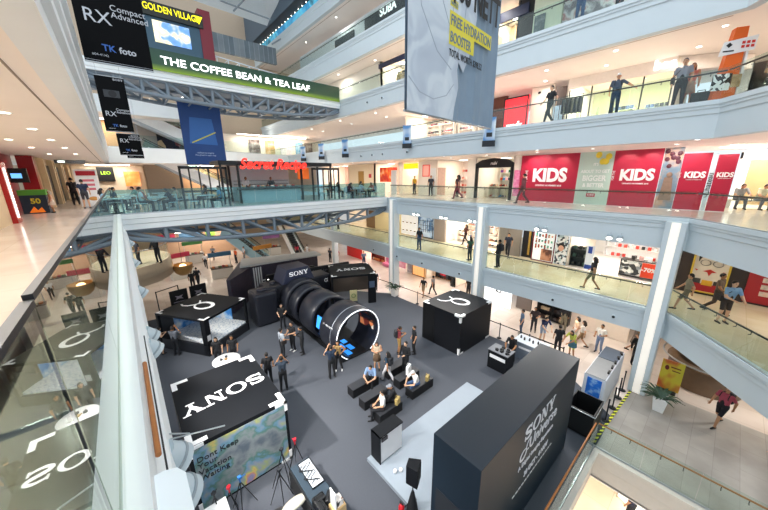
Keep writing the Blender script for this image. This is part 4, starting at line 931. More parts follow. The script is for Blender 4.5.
# blue phone banner
t=thing('hanging_banner','royal blue banner with a pen print hung under the upper footbridge','banner',(4.0,26.2,2.6))
mb=MB(); mb.box(0,2.65,-.01,.01,0,4.2); mb.build('cloth',mat('17407c',.6,noise=.1),t)
mb=MB(); mb.prism([(.4,1.45),(2.2,1.4),(2.0,3.2),(.6,3.2)],.004,'y',-.016); mb.build('phone_print',mat('2c63a8',.5),t); mb=MB(); mb.bar((.55,-.02,1.5),(2.15,-.02,2.3),.01,.07); mb.build('pen_print',mat('c8c23a',noise=0),t)
lettering('crafted to inspire\nthe great in each day',.16,(1.3,-.014,.75),(1,0,0),(0,0,1),mat('b8c8e0',noise=0),t,thick=.002)
# small blue pennants in front of the right fascia
for i,(y,z,lb) in enumerate(((15.7,3.55,'small blue and white pennant with a camera hung below the big banner'),(23.4,3.3,'small blue pennant hung by the far pillar over the cafe'),(27.6,3.3,'small blue pennant over the cafe sign'),(31.5,3.3,'faint blue pennant farthest over the cafe'),(9.4,3.2,'small grey blue pennant to the right of the big banner'))):
    t=thing('pennant',lb,'banner',(XR-.35,y,z),R(-60)); mb=MB(); mb.box(-.3,.3,-.01,.01,0,1.5); mb.build('cloth',ramp_mat('pennant_print_%d'%i,[(0,'2a5f9e'),(.45,'5d92c8'),(.55,'dfe8ee'),(1,'e8ecef')],scale=.9,kind='noise',detail=1),t); mb=MB(); mb.box(-.34,.34,-.014,-.011,.0,.32); mb.cbox((0,-.014,.62),(.3,.006,.22)); mb.build('print',mat('22262c'),t)

# --- cafe on the bridge
CB=mat('17181a',.5)
t=thing('cafe_kiosk','black framed cafe counter with red script sign on the footbridge','kiosk',(6.1,21,0))
mb=MB(); mb.box(-1.2,6.9,.3,2.6,2.45,2.7); mb.build('canopy',CB,t)
mb=MB()
for x,y in ((-1.1,.3),(-.1,.3),(4.3,.3),(6.8,.3),(-.1,2.4),(6.8,2.4)): mb=MB(); mb.box(x-.06,x+.06,y,y+.12,.001,2.5); mb.build('post',CB,t)
mb=MB(); mb.box(0,4.2,.5,1.2,0,.85); mb.build('counter',mat('c9d3d4',.4),t); mb=MB(); mb.box(-.05,4.3,.4,1.3,.85,.98); mb.build('counter_top',CB,t)
mb=MB(); mb.box(0,4.2,.6,1.1,.98,1.5); mb.build('display_glass',GLASS_CLEAR,t); mb=MB(); mb.box(0,4.2,2.4,2.5,0,2.4); mb.build('back_panel',mat('dfe6e6',.5),t); mb=MB(); mb.box(4.3,5.2,.9,1.0,1.5,2.35); mb.build('menu_board',mat('e06a25',emit=.4,noise=0),t)
for z in(1.15,1.4): mb=MB(); mb.box(.1,4.1,2.3,2.4,z,z+.03); mb.build('shelf',CB,t)
lettering('Secret Recipe',.92,(2.3,.2,2.5),(1,0,0),(0,0,1),mat('ff2a20',emit=2.2,noise=0),t,shear=.35,sx=.9,bold=.022)
for i in range(12):
    mb=MB(); mb.lathe([(0,.14),(.1,.14),(.12,0),(0,0)],n=14); o=mb.build('cake',mat(('e8c9a0','8a4a2a','f0e8e0','b03a3a')[i%4]),loc=(6.4+.32*i,21.85,.99)); tag(o,'small cake on display in the cafe counter','cake','cakes in the cafe counter')
def slat_screen(x0,x1,y,label):
    t=thing('slatted_screen',label,'screen',(x0,y,0)); w=x1-x0; mb=MB(); mb.box(0,w,-.05,.05,2.15,2.3); mb.box(0,w,-.05,.05,.9,.98); mb.box(0,.1,-.05,.05,0,2.3); mb.box(w-.1,w,-.05,.05,0,2.3); mb.build('frame',CB,t)
    k=int(w/.42); mb=MB()
    for i in range(1,k): mb.box(w*i/k-.035,w*i/k+.035,-.03,.03,0,2.2)
    mb.build('slats',CB,t)
slat_screen(2.6,5.0,20.0,'black slatted screen between the cafe counter and the left tables')
slat_screen(10.7,13.0,20.3,'black slatted screen between the cafe counter and the right tables')
def chair(loc,rz,c,label,grp):
    t=thing('cafe_chair',label,'chair',loc,rz,grp); m=mat(c,.4)
    mb=MB(); mb.box(-.2,.2,-.2,.2,.43,.46); mb.build('seat',m,t); mb=MB(); mb.box(-.2,.2,-.22,-.19,.5,.86); mb.build('backrest',m,t)
    for a,b in((-1,-1),(1,-1),(1,1),(-1,1)): mb=MB(); mb.tube((a*.17,b*.17,.43),(a*.2,b*.2,0),.014,n=6); mb.build('leg',STEEL,t)
    return t
ch0=chair((0,0,0),0,'e8ecec','white cafe chair on the footbridge','cafe chairs on the footbridge'); used=[0]
def ctable(x,y,z,label='square pale cafe table on the footbridge',grp='cafe tables on the footbridge'):
    t=thing('cafe_table',label,'table',(x,y,z),0,grp); mb=MB(); mb.box(-.38,.38,-.38,.38,.72,.75); mb.build('tabletop',mat('d8dcd8',.3),t); mb=MB(); mb.tube((0,0,0),(0,0,.72),.03,n=8); mb.build('column',STEEL,t); mb=MB(); mb.lathe([(0,.02),(.25,.01),(.25,0),(0,0)],n=16); mb.build('base',STEEL,t)
def pchair(x,y,z,rz,label='white cafe chair on the footbridge',grp='cafe chairs on the footbridge'):
    c=ch0 if not used[0] else copy_tree(ch0); used[0]=1; c.location=(x,y,z); c.rotation_euler=(0,0,rz); c['label']=label; c['group']=grp; return c
seat_spots=[]
for x,y in((-.0,19.5),(1.4,19.4),(.4,21.6),(2.0,21.4),(3.4,21.8),(.2,24),(1.9,24.2),(3.6,19.2),(13.9,19.6),(15.1,19.5),(14.2,21.4),(15.4,21.6),(13.6,23.4)):
    ctable(x,y,0)
    for s in(-1,1): pchair(x+s*.62,y,0,PI/2 if s<0 and 0 else (-PI/2 if s<0 else PI/2)); seat_spots.append((x+s*.62,y,s))

# --- back of the atrium: galleries, escalators, roof, cinema wall
bk=MB(); bk.sweep([(o,L3+h) for o,h in fascia_prof(1.2)],[(-.4,33.5),(9.5,34.0),(16.1,36.5)][::-1]); struct('trim_40',bk,FASCIA_W)
mb=MB(); mb.prism([(-7,33.6),(9.5,34.1),(18,37),(18,52),(-7,52)],.3,'z',L3-1.2); struct('ceiling',mb,CEIL)
mb=MB(); mb.prism([(-7,33.6),(9.5,34.1),(18,37),(18,52),(-7,52)],.3,'z',L2-.3); struct('floor',mb,MARBLE)
mb=MB(); mb.box(-7,24,44,44.2,L1,28); struct('wall_back',mb,mat('c9b49c',.6))
mb=MB(); mb.box(-8,30,47,47.2,L0,L1+1); struct('wall_back',mb,mat('cdb594',.6))
balustrade([(-.4,33.6),(9.5,34.1),(16.1,36.6)],L3,'glass balustrade of the far gallery behind the cafe',None,rail_side=-1)
# back galleries above
for k,(z,y) in enumerate(((L4,34.5),)):
    mb=MB(); mb.sweep([(o,z+h) for o,h in fascia_prof(1.3)],[(-.4,y),(7,y+.2)][::-1]); struct('trim_%d'%(41+k),mb,FASCIA_W)
    mb=MB(); mb.box(-.4,7,y,44,z-1.3,z-1.0); struct('ceiling',mb,CEIL)
def escalator(x0,y0,z0,x1,y1,z1,w,label,side='f6f8fa',glass=True):
    t=thing('escalator',label,'escalator'); a=Vector((x0,y0,z0)); b=Vector((x1,y1,z1)); d=b-a; hd=Vector((d.x,d.y,0)).normalized(); nn=Vector((-hd.y,hd.x,0))
    for s in(-1,1):
        mb=MB(); q=nn*s*w/2
        mb.bar(a+q+Vector((0,0,-.15)),b+q+Vector((0,0,-.15)),.12,.95); mb.build('side_panel',mat(side,.5),t)
        if glass: mb=MB(); mb.bar(a+q+Vector((0,0,.62)),b+q+Vector((0,0,.62)),.015,.7); mb.build('glass_side',GLASS,t)
        mb=MB(); mb.bar(a+q+Vector((0,0,1.0)),b+q+Vector((0,0,1.0)),.08,.06); mb.build('handrail',DARK,t)
    mb=MB(); n_=int(abs(z1-z0)/.2); 
    for i in range(n_):
        p=a+d*(i/n_); p2=a+d*((i+1)/n_); e=nn*(w/2-.06)
        mb.quad(p-e+Vector((0,0,.2)),p+e+Vector((0,0,.2)),p2+e+Vector((0,0,.2-(d.z/n_))),p2-e+Vector((0,0,.2-(d.z/n_)))); mb.quad(p2-e+Vector((0,0,.2-(d.z/n_))),p2+e+Vector((0,0,.2-(d.z/n_))),p2+e+Vector((0,0,.2)),p2-e+Vector((0,0,.2)))
    mb.build('steps',mat('3f4144',.5),t); mb=MB(); mb.bar(a-Vector((0,0,.75)),b-Vector((0,0,.75)),w,.25); mb.build('soffit',mat('b9c3cb',.5),t); return t
escalator(1.0,37,L4-.2,9.2,37,L3,1.4,'upper white sided escalator descending behind the blue banner')
escalator(2.4,36,L3,9.6,36,L2,1.4,'lower white sided escalator descending to the cafe level')
escalator(15.2,33.2,L0,16.4,41.5,L1+.2,1.1,'escalator with dark steps rising at the far back right')
escalator(11.6,34.5,L0,8.6,38.6,L1-.4,1.1,'glass sided escalator at the far back centre','8fb0bc')
# beige round wall at far back right and round balcony at far left
mb=MB(); mb.lathe([(6,L1-1.2),(6,L1+.05),(5.9,L1+.05),(5.9,L1-1.2)],(21.5,37,0),40,PI*.6,PI*1.45); struct('trim_50',mb,mat('e6d6c2',.6))
mb=MB(); mb.lathe([(0,L1-.02),(5.9,L1-.02)],(21.5,37,0),40,PI*.5,PI*1.5); struct('floor',mb,MARBLE2)
mb=MB(); mb.lathe([(3.5,L1-1.2),(3.5,L1-.8),(3.56,L1-.78),(3.56,L1-.4),(3.5,L1-.38),(3.5,L1+.05),(3.35,L1+.05),(3.35,L1-1.2)],(-1.45,26.8,0),40,-PI*.6,PI*.4); struct('trim_51',mb,mat('d9c3a6',.6))
mb=MB(); mb.lathe([(0,L1-.02),(3.4,L1-.02)],(-1.45,26.8,0),40,-PI*.6,PI*.6); mb.box(-7,-.4,YB,50,L1-.3,L1-.02); struct('floor',mb,MARBLE2)
t=thing('glass_balustrade','curved glass balustrade on the round beige balcony','balustrade'); mb=MB(); mb.lathe([(3.42,L1+.03),(3.42,L1+1.05)],(-1.45,26.8,0),40,-PI*.6,PI*.4); mb.build('glass_panel',GLASS,t); mb=MB(); mb.lathe([(3.38,L1+1.05),(3.46,L1+1.05),(3.46,L1+1.09),(3.38,L1+1.09)],(-1.45,26.8,0),40,-PI*.6,PI*.4); mb.build('top_rail',STEEL,t)
t=thing('pendant_lamp','round golden basket lamp hanging over the ground floor','lamp',(2.62,26.2,-4.9))
mb=MB(); mb.lathe([(0,-.55),(.3,-.5),(.52,-.3),(.62,.0),(.66,.3),(.62,.3),(.56,0),(.4,-.35),(0,-.48)],n=28); mb.build('basket',mat('b98a4e',.5,noise=.3,scale=12),t); mb=MB(); mb.ball((0,0,.1),(.25,.25,.22)); mb.build('bulb',mat('ffd9a0',emit=4,noise=0),t); mb=MB(); mb.tube((0,0,.3),(0,0,3.8),.012,n=6); mb.build('cable',DARK,t)
# roof of the atrium, sloped white panels and dark slope
RW=mat('dfe6ea',.6,noise=.05); RG=mat('8e9aa3',.6)
mb=MB(); mb.quad((3,36,17.6),(16,37,17.6),(30,20,24),(10,14,24),(3,20,24)); o=struct('roof',mb,RW); 
sm=o.modifiers.new('s','SOLIDIFY'); sm.thickness=.2
mb=MB()
for a,b in (((9.5,36.1,18.2),(14.5,34,17.0)),((9.5,36.0,18.3),(13.2,30,19.2)),((11.5,35.6,17.4),(14.5,26,20.2)),((15.5,36.6,15.8),(21,27,19.0))): mb.bar(a,b,.12,.1)
struct('trim_52',mb,RG)
mb=MB(); mb.box(9.0,15.9,36.6,37,13.9,15.5); struct('wall_back',mb,tile_mat('grey_roof_wall','8f979c','6c7880','9aa2a6',.5,.5,.6,.03))
# dark sloped bulkhead with a row of bulbs running over the right side
mb=MB(); mb.prism([(15.3,17.5),(16.5,17.5),(17.8,20.2),(15.3,21.4)],34,'y',12.0); 
struct('trim_53',mb,mat('5d6c79',.6)); mb=MB(); mb.quad((15.35,12,17.48),(18.2,12,17.48),(18.2,46,17.48),(15.35,46,17.48)); struct('trim_54',mb,mat('3a2c28',.6))
for i in range(26):
    mb=MB(); mb.ball((0,0,0),(.035,.035,.035),8,6); o=mb.build('bulb',DOWN,loc=(16.2,24+.8*i,17.4)); tag(o,'small bare bulb in the row under the dark roof bulkhead','bulb','bulbs under the dark roof bulkhead')
t=thing('glazed_wall','blue lit glazed cinema wall on the top gallery','window'); mb=MB(); mb.box(16.35,16.42,14,44,L6,17.46)
mb.build('glass_panel',ramp_mat('blue_glazing',[(0,'123a55'),(.4,'2a86b8'),(.55,'5fc0e0'),(.7,'1f3a4a'),(1,'d8eef6')],scale=.5,emit=.5,dist=.5),t)
# cinema sign block
t=thing('cinema_sign','dark cinema sign block with yellow lettering and a poster screen','sign',(0,30,0))
mb=MB(); mb.box(2.6,7.2,0,.4,10.6,13.2); mb.build('wall',mat('3d5a6c',.6),t)
mb=MB(); mb.box(2.6,7.2,-.2,.05,12.95,13.85); mb.build('sign_box',mat('141a14',.5),t); lettering('GOLDEN VILLAGE',.6,(5.2,-.22,13.45),(1,0,0),(0,0,1),mat('f0e21a',emit=1,noise=0),t,bold=.012,sx=.72)
mb=MB(); mb.prism([(6.65,13.7),(7.2,13.7),(6.92,13.15)],.02,'y',-.24); mb.build('emblem',mat('f0e21a',emit=1,noise=0),t)
mb=MB(); mb.box(3.9,6.2,-.06,.0,11.35,12.75); mb.build('screen',ramp_mat('film_poster',[(0,'20306a'),(.45,'6f9fe0'),(.55,'f0e4b0'),(.65,'fff6d8'),(1,'3060b0')],scale=1.1,emit=.7,detail=2),t)
t=thing('red_column','tall dark red panel column beside the cinema sign','column',(6.95,29.9,0)); mb=MB(); mb.box(0,.85,0,.9,10.4,14.3); mb.build('panel',mat('7c1528',.5),t)
# white stair railing above green sign
t=thing('railing','white tubular railing frame above the green sign','railing',(0,30.5,0)); mb=MB()
for z in (9.7,10.3,10.9): mb.tube((7.2,0,z+.6),(15.9,0,z-.1),.04,n=6)
for i in range(11): x=7.2+i*.87; zz=.6-.7*i/10; mb.tube((x,0,9.1+zz),(x,0,10.9+zz),.04,n=6)
for i in range(11): x=7.2+i*.87; zz=.6-.7*i/10; mb.tube((x,0,10.9+zz),(x,1.2,10.9+zz),.03,n=6)
mb.build('bars',mat('e4eaee',.4),t); mb=MB(); mb.box(7,16,0,2.5,8.9,9.2); mb.build('deck',FASCIA_W,t)
for x,y in((-1,24.5),(.8,27),(1.5,30.5),(4,33),(8,32),(12,34),(14,29.5)): downlight(x,y,L2-1.0 if y>26.5 else L2-.72,60,loc='added in the slab over the far ground floor')  # lamps added overhead because the round balcony came out too dark
mb=MB(); mb.box(-7,24,26.4,44,L2-.99,L2-.9); struct('ceiling',mb,CEIL)
for x in(.8,2.8,4.8,6.8,9,11.5,14): downlight(x,28.5,L4-.602,70,loc='added in the soffit of the upper footbridge')  # fittings added so the white escalator sides behind come out brighter
# stalls in the far ground floor hall
def stall(x,y,c,lab,rz=0):
    t=thing('market_stall',lab,'stall',(x,y,L0),rz); mb=MB(); mb.box(-.9,.9,-.4,.4,0,.95); mb.build('counter',mat('d8d2c8',.5),t); mb=MB(); mb.box(-.95,.95,-.45,.45,.95,1.0); mb.build('counter_top',mat('4a3a34',.5),t)
    for a in(-.85,.85): mb=MB(); mb.tube((a,.35,1),(a,.35,2.3),.025,n=8); mb.build('post',STEEL,t)
    mb=MB(); mb.box(-1,1,.25,.45,2.0,2.4); mb.build('sign_board',mat(c,.5),t)
    rr=random.Random(int(x*7)); 
    for k in range(6): mb=MB(); mb.cbox((-.7+.28*k,0,1.06+.02*(k%2)),(.2,.3,.12+.04*(k%2))); mb.build('tray',mat(('c87a4a','e0d8c8','5a6a4a','a83a3a')[k%4]),t)
stall(3.2,33.5,'b8324a','market stall with a red sign board in the far hall',.2)
stall(6.2,31.2,'3a6a8a','market stall with a blue sign board behind the dark backdrop house',-.1)
stall(10.5,31.5,'c88a3a','market stall with an orange sign board near the glass escalator',.15)
stall(5.2,39.0,'4a8a4a','market stall with a green sign board deepest in the far hall',0)
stall(13.2,36.5,'8a5a8a','market stall with a purple sign board by the round beige wall',-.2)
# ------------------------------------------------------------------ shops along the right side galleries
XS=20.5; KS=1.
def wallseg(y0,y1,z0,z1,m,x=XS,nm='wall_right',d=.2):
    x=XS if x==20.5 else x; mb=MB(); mb.box(x,x+d,y0*KS,y1*KS,z0,z1); return struct(nm,mb,m)
def panel(name,label,cat,y0,y1,z0,z1,m,x=None,d=.08,group=None,framem=None):
    x=XS if x is None else x; y0*=KS; y1*=KS
    t=thing(name,label,cat,(x-d,y0,z0),0,group); w=y1-y0; h=z1-z0
    mb=MB(); mb.box(0,d,0,w,0,h); mb.build('panel',m,t)
    if framem: 
        mb=MB(); mb.box(-.03,0,0,.07,0,h); mb.box(-.03,0,w-.07,w,0,h); mb.box(-.03,0,.07,w-.07,0,.07); mb.box(-.03,0,.07,w-.07,h-.07,h); mb.build('frame',framem,t)
    return t
def wtext(t,s,size,yo,zo,m,xo=-.012,**k): # facing -X ; reading left to right = -Y
    return lettering(s,size,(xo,yo,zo),(0,-1,0),(0,0,1),m,t,**k)
WARMW=mat('fbf1e2',.6,noise=.03)
def shop_room(y0,y1,z0,z1,power,back='fdf3e6',fl=None,depth=3.6,label='',col=(1,.95,.88)):
    power*=.62; y0*=KS; y1*=KS; depth=min(depth,depth*(1 if KS==1 else .7))
    """open shop behind the front line: back wall, partitions, lit ceiling panels"""
    mb=MB(); mb.box(XS+depth,XS+depth+.1,y0,y1,z0,z1); struct('wall_back',mb,mat(back,.7))
    mb=MB(); mb.box(XS,XS+depth,y0-.08,y0,z0,z1); mb.box(XS,XS+depth,y1,y1+.08,z0,z1); struct('wall_side',mb,WARMW)
    n=max(1,round((y1-y0)/2.2))
    for i in range(n):
        y=y0+(y1-y0)*(i+.5)/n; t=thing('ceiling_light','square lit panel in the ceiling of the '+label,'light',(XS+1.6,y,z1-.02),0,'ceiling panels of the '+label)
        mb=MB(); mb.box(-.32,.32,-.32,.32,0,.02); mb.build('frame',WHITE,t); mb=MB(); mb.box(-.28,.28,-.28,.28,-.005,0); mb.build('diffuser',DOWN,t)
        d=bpy.data.lights.new('panel_lamp','AREA'); d.size=.56; d.energy=power; d.color=col; o=bpy.data.objects.new('panel_lamp',d); o.parent=t; o.location=(0,0,-.02); COL.objects.link(o)
GC=['c0392b','2e86c1','f4d03f','ecf0f1','6c3483','1e8449','34495e','e59866','f5b7b1','aab7b8','17202a','d35400']
gm={}
def goods(kind):
    if kind in gm: return gm[kind]
    mb=MB()
    if kind=='box': mb.cbox((0,0,.1),(.16,.16,.2))
    if kind=='bottle': mb.lathe([(0,.24),(.02,.24),(.025,.17),(.05,.13),(.05,0),(0,0)],n=8)
    if kind=='shoe': mb.prism([(-.13,0),(.13,0),(.13,.04),(.02,.07),(-.04,.12),(-.13,.12)],.09,'x',-.045)
    if kind=='garment': mb.prism([(-.05,0),(.05,0),(.04,.75),(-.04,.75)],.42,'x',-.21)
    if kind=='bag': mb.prism([(-.14,0),(.14,0),(.1,.2),(-.1,.2)],.1,'x',-.05); mb.path([(0,-.07,.2),(0,-.04,.3),(0,.04,.3),(0,.07,.2)],.01,6)
    me=mb.mesh(kind,[mat('888888')]); gm[kind]=me; return me
CATN={'box':('carton','carton'),'bottle':('bottle','bottle'),'shoe':('shoe','shoe'),'garment':('garment','garment'),'bag':('handbag','bag')}
rg=random.Random(11)
def put(kind,x,y,z,c,where,rz=0,s=1):
    o=bpy.data.objects.new(CATN[kind][0],goods(kind)); COL.objects.link(o); o.location=(x,y,z); o.rotation_euler=(0,0,rz); o.scale=(s,s,s)
    o.material_slots[0].link='OBJECT'; o.material_slots[0].material=mat(c,.5)
    tag(o,'small '+CATN[kind][1]+' '+where,CATN[kind][1],CATN[kind][0]+'s '+where)
def rack(x,y,z,w,h,n,per,kind,where,c='e8e4dc',rot=0,cols=GC,back=True):
    """shelf unit facing -X, goods on every board"""
    y*=KS; w*=KS
    t=thing('shelf_unit','shelf unit '+where,'shelf',(x,y,z),rot); mb=MB(); m=mat(c,.5)
    mb.box(0,.4,-w/2-.03,-w/2,0,h); mb.box(0,.4,w/2,w/2+.03,0,h)
    if back: mb.box(.38,.4,-w/2,w/2,0,h)
    mb.build('side_panels',m,t); gz={'box':.0,'bottle':0,'shoe':0,'garment':0,'bag':0}
    Mx=Matrix.Translation((x,y,z))@Matrix.Rotation(rot,4,'Z')
    for i in range(n):
        zz=.08+(h-.2)*i/max(1,n-1) if n>1 else .1
        mb=MB(); mb.box(0,.38,-w/2,w/2,zz-.03,zz); mb.build('shelf_board',m,t)
        if i<n:
            for k in range(per):
                p=Mx@Vector((.16,-w/2+w*(k+.5)/per,zz)); put(kind,p.x,p.y,p.z,rg.choice(cols),where,rot,min(1,(h-.2)/max(1,n-1)/.3) if n>1 else 1)
RED=mat('b01238',.5,noise=.04,name='hoarding_red'); KW=mat('f6f0f0',.5,noise=0)
z0,z1=L2,2.92
# ---- gallery with the hoardings (same floor as the cafe)
kidz=1.35
def kids(y0,y1,label,sz,x=XS,hi=z1-.02,ty=None):
    t=panel('hoarding',label,'hoarding',y0,y1,z0+.02,hi,RED,x,.1); w=y1-y0; cy=w/2 if ty is None else ty
    wtext(t,'KIDS',sz*1.06,cy-.12*sz,1.6,KW,bold=.045,sx=.88); wtext(t,'OPENING NOVEMBER 2018',sz*.125,cy-.12*sz,1.6-sz*.58,KW,bold=.03)
    lettering('FOR THE',sz*.22,(-.012,cy+.12*sz+sz*1.12,1.6),(0,0,1),(0,1,0),KW,t,sx=.8)
    return t
kids(6.27,9.65,'wide red KIDS hoarding left of the green and white hoarding',1.02)
kids(2.66,4.62,'red KIDS hoarding between the green and white hoarding and the balloon photo',.72)
kids(.99,1.93,'narrow red KIDS panel beside the balloon photo, with a pink glow',.36,hi=2.6)
kids(.2,.80,'narrowest red KIDS panel, at the end of the row of hoardings',.26,hi=2.5)
t=panel('hoarding','pale green and white hoarding with yellow balloons between the two wide red ones','hoarding',4.62,6.27,.02,z1-.02,mat('bcd3c8',.5,noise=.03),XS,.1)
for i,(s,a) in enumerate((("IT'S",.2),('ABOUT TO GET',.24),('BIGGER',.42),('& BETTER',.3))): wtext(t,s,a,.8,2.2-.38*i,mat('eef4f0',noise=0),bold=.03,sx=.8)
mb=MB(); mb.box(-.012,0,.62,1.05,.42,.62); mb.build('badge',RED,t); wtext(t,'KIDS',.15,.83,.52,KW,xo=-.016)
mb=MB(); 
for a,b in((.25,2.6),(.5,2.35),(.72,2.7),(.35,2.35)): mb.ball((-.03,a,b),(.03,.15,.17))
mb.build('balloon_print',mat('e6cf3a',.4),t)
t=panel('photo_hoarding','photo hoarding of a child under a bunch of dark balloons','hoarding',1.95,2.63,.02,z1-.02,ramp_mat('photo_street',[(0,'3a5a78'),(.45,'7a8ea0'),(.6,'c8a088'),(1,'e0d8d0')],scale=1.4),XS,.1)
mb=MB()
for k in range(9): a=rg.random()*.5+.08; b=2.0+rg.random()*.75; mb.ball((-.02,a,b),(.02,.1,.11),10,6)
mb.build('balloon_print',mat('5a2a38',.4,noise=.6,scale=8),t); mb=MB(); mb.ball((-.02,.34,1.62),(.02,.11,.13)); mb.prism([(.1,.4),(.58,.4),(.5,1.5),(.2,1.5)],.02,'x',-.02); mb.build('child_print',mat('8c7464',.6,noise=.3,scale=6),t)
t=panel('hoarding','slim white and blue strip with black script between the narrow KIDS panels','hoarding',.82,.97,.02,2.55,mat('d5e2ea',.4,noise=.1),XS,.1); lettering('Chateau',.3,(-.012,.08,1.2),(0,0,1),(0,1,0),DARK,t)
for y in(7.2,8.9,3.1,4.0,1.5,.5): spot('hoarding_spot',(XS-.9,y,2.85),(XS,y,1.9),38,80,(1,.9,.8),.04)
wallseg(-9,.2,z0,z1,mat('f4eadc',.6),x=26.5)
t=panel('wood_wall_panel','pale ribbed wooden wall behind the seated people','wall panel',-3.5,-.2,.0,2.4,tile_mat('ribbed_wood','e0c79c','d6ba8a','b3946a',5,.12),26.5,.05)
t=panel('screen','dark blue screen on the wooden wall behind the seated people','screen',-2.6,-1.7,1.1,1.9,mat('2a3450',.3,emit=.15),26.4,.06)
t=thing('information_sign','white lit direction sign hanging beyond the narrow KIDS panels','sign',(22.5,-.6,2.5)); mb=MB(); mb.box(-.04,.04,-.7,.7,-.14,.14); mb.build('panel',mat('f0f4f4',emit=.6,noise=0),t); mb=MB(); mb.box(-.05,.05,-.78,-.7,-.15,.15); mb.box(-.05,.05,.7,.78,-.15,.15); mb.build('end_cap',DARK,t)
# black arched shop
shop_room(10.25,13.05,z0,z1,75,'f2f0dc',label='black arched shop')
t=thing('shopfront','black arched shopfront with white script on its lintel','shopfront',(XS,10.2,0)); mb=MB(); mb.box(-.1,.1,0,.18,0,2.3); mb.box(-.1,.1,2.72,2.9,0,2.3)
mb.prism([(0,2.2),(2.9,2.2),(2.9,2.5),(2.4,2.75),(1.45,2.86),(.5,2.75),(0,2.5)],.2,'x',-.1); mb.build('frame',BLK2,t); wtext(t,'rubi',.3,1.45,2.5,KW,xo=-.112,shear=.3)
rack(XS+3.1,11,0,1.1,2,4,5,'shoe','at the back of the black arched shop','e9e6d8'); rack(XS+3.1,12.3,0,1.1,2,4,5,'bag','on the left back wall of the black arched shop','e9e6d8')
for k in range(3): rack(XS+1.3,10.9+.75*k,0,.55,1.0,2,3,'shoe',('on the low stand at the right of the black arched shop','on the middle low stand of the black arched shop','on the low stand at the left of the black arched shop')[k],'d9d4c0')
wallseg(9.66,10.2,z0,z1,WARMW); wallseg(13.08,13.8,z0,z1,WARMW)
panel('pink_poster','pink patterned banner between the black arched shop and the wide red hoarding','poster',9.7,10.1,.3,2.0,ramp_mat('pink_print',[(0,'c02870'),(.5,'e880b0'),(1,'f8e0ec')],scale=5),XS,.05)
# pinkish bright shop
shop_room(13.85,16.8,z0,z1,85,'fbe9dd',label='bright rosy shop')
rack(XS+3.1,14.6,0,1.2,2.1,4,4,'bag','at the right back of the bright rosy shop','f6ece4',cols=['d9a08c','b0503c','e8d0c0','5a4038']); rack(XS+3.1,16,0,1.2,2.1,4,4,'box','at the left back of the bright rosy shop','f6ece4',cols=['e8a090','c04838','f4e0d4'])
panel('poster','pale rose poster column at the left of the bright rosy shop','poster',15.9,16.7,.1,2.3,mat('e8c0aa',.6,noise=.2),XS,.06)
wallseg(16.85,18.9,z0,z1,WARMW)
t=panel('sign_board','pink and red framed sign on the white wall','sign',17.6,18.4,1.6,2.6,mat('f2a090',emit=.5,noise=0),XS,.05,framem=mat('e0503c',.5))
panel('white_panel','tall white board on the wall by the yellow signed shop','panel',16.95,17.5,.1,2.3,mat('f6f6f4'),XS,.05)
shop_room(18.95,21,z0,z1,70,'f6d890',label='yellow signed shop')
t=panel('shop_sign','yellow shop sign above the yellow signed shop','sign',19.0,20.7,2.3,2.75,mat('f5d21c',emit=.8,noise=0),XS,.1)
rack(XS+2.0,19.9,0,1.4,1.9,4,6,'box','inside the yellow signed shop','d9a93a',cols=['e8b82a','8a4a20','f0dca0','c03a2a'])
t=panel('pillar_panel','white blank pillar board at the end of the cafe balustrade','panel',20.9,21.6,.0,2.2,mat('f0f2f2'),XS-.8,.1)
wallseg(21.05,21.5,z0,z1,WARMW)
shop_room(21.5,25.2,z0,z1,60,'f4c8b0',label='red poster shop')
panel('poster','large red and orange poster above the right cafe tables','poster',21.7,24.2,1.1,2.5,ramp_mat('red_food_print',[(0,'8a1010'),(.45,'d8301c'),(.6,'f07828'),(.75,'f8d8b0'),(1,'ffffff')],scale=1.6),XS-.02,.05)
wallseg(25.2,30,z0,z1,mat('efe0c2',.6)); panel('doorway_panel','tan door in the cream wall behind the cafe','door',27.0,28.0,0,2.2,mat('b08a4a',.6),XS,.04)
t=panel('notice_sign','small red round sign on the cream wall','sign',25.7,26.1,1.5,1.9,mat('c03a3a',.4),XS,.04)
shop_room(30,36,z0,z1,60,'f0c0b0',label='far cafe level shop')
# ---- lower gallery (one below)
z0,z1=L1,L1+2.78; X1=XS-.2
shop_room(26.8,30,z0,z1,80,'e8b878',label='golden shop'); rack(XS+2.5,28.4,z0,2.4,2.2,4,6,'box','inside the golden shop of the lower gallery','d8a050',cols=['c88a3a','f0d8a0','8a5a2a','e8c060'])
wallseg(25.2,26.8,z0,z1,mat('8a6a48',.5)); wallseg(21,25.2,z0,z1,mat('ecd9a8',.6))
shop_room(19.9,21,z0,z1,40,'fff4e4',label='narrow white shop')
t=panel('picture_window','white product wall with small dark goods on the lower gallery','display',18.7,20.8,z0+.1,z1-.05,mat('f4f0ea',emit=.35,noise=0),XS-.2,.08)
mb=MB()
for k in range(10): mb.cbox((-.02,.3+(k%4)*.5,.4+(k//4)*.75),(.04,.22,.09))
mb.build('goods_print',mat('5a4a44'),t)
t=panel('picture_window','blue toned window picture of a stair railing and figures','display',16.8,18.6,z0+.1,z1-.05,ramp_mat('blue_window_photo',[(0,'26405e'),(.4,'5a7fa8'),(.5,'b8cde0'),(1,'f0f4f8')],scale=1.6,emit=.2),XS-.2,.08,framem=DARK)
mb=MB()
for k in range(7): mb.box(-.02,0,.2+.22*k,.23+.22*k,.5,1.6)
for zz in(.7,1.1,1.5): mb.box(-.02,0,.15,1.65,zz,zz+.03)
mb.build('railing_print',mat('23374e'),t)
wallseg(15.6,16.8,z0,z1,mat('9a8f86',.6),x=XS-.2)
shop_room(10.9,15.6,z0,z1,130,'fff2e4',label='white shoe shop')
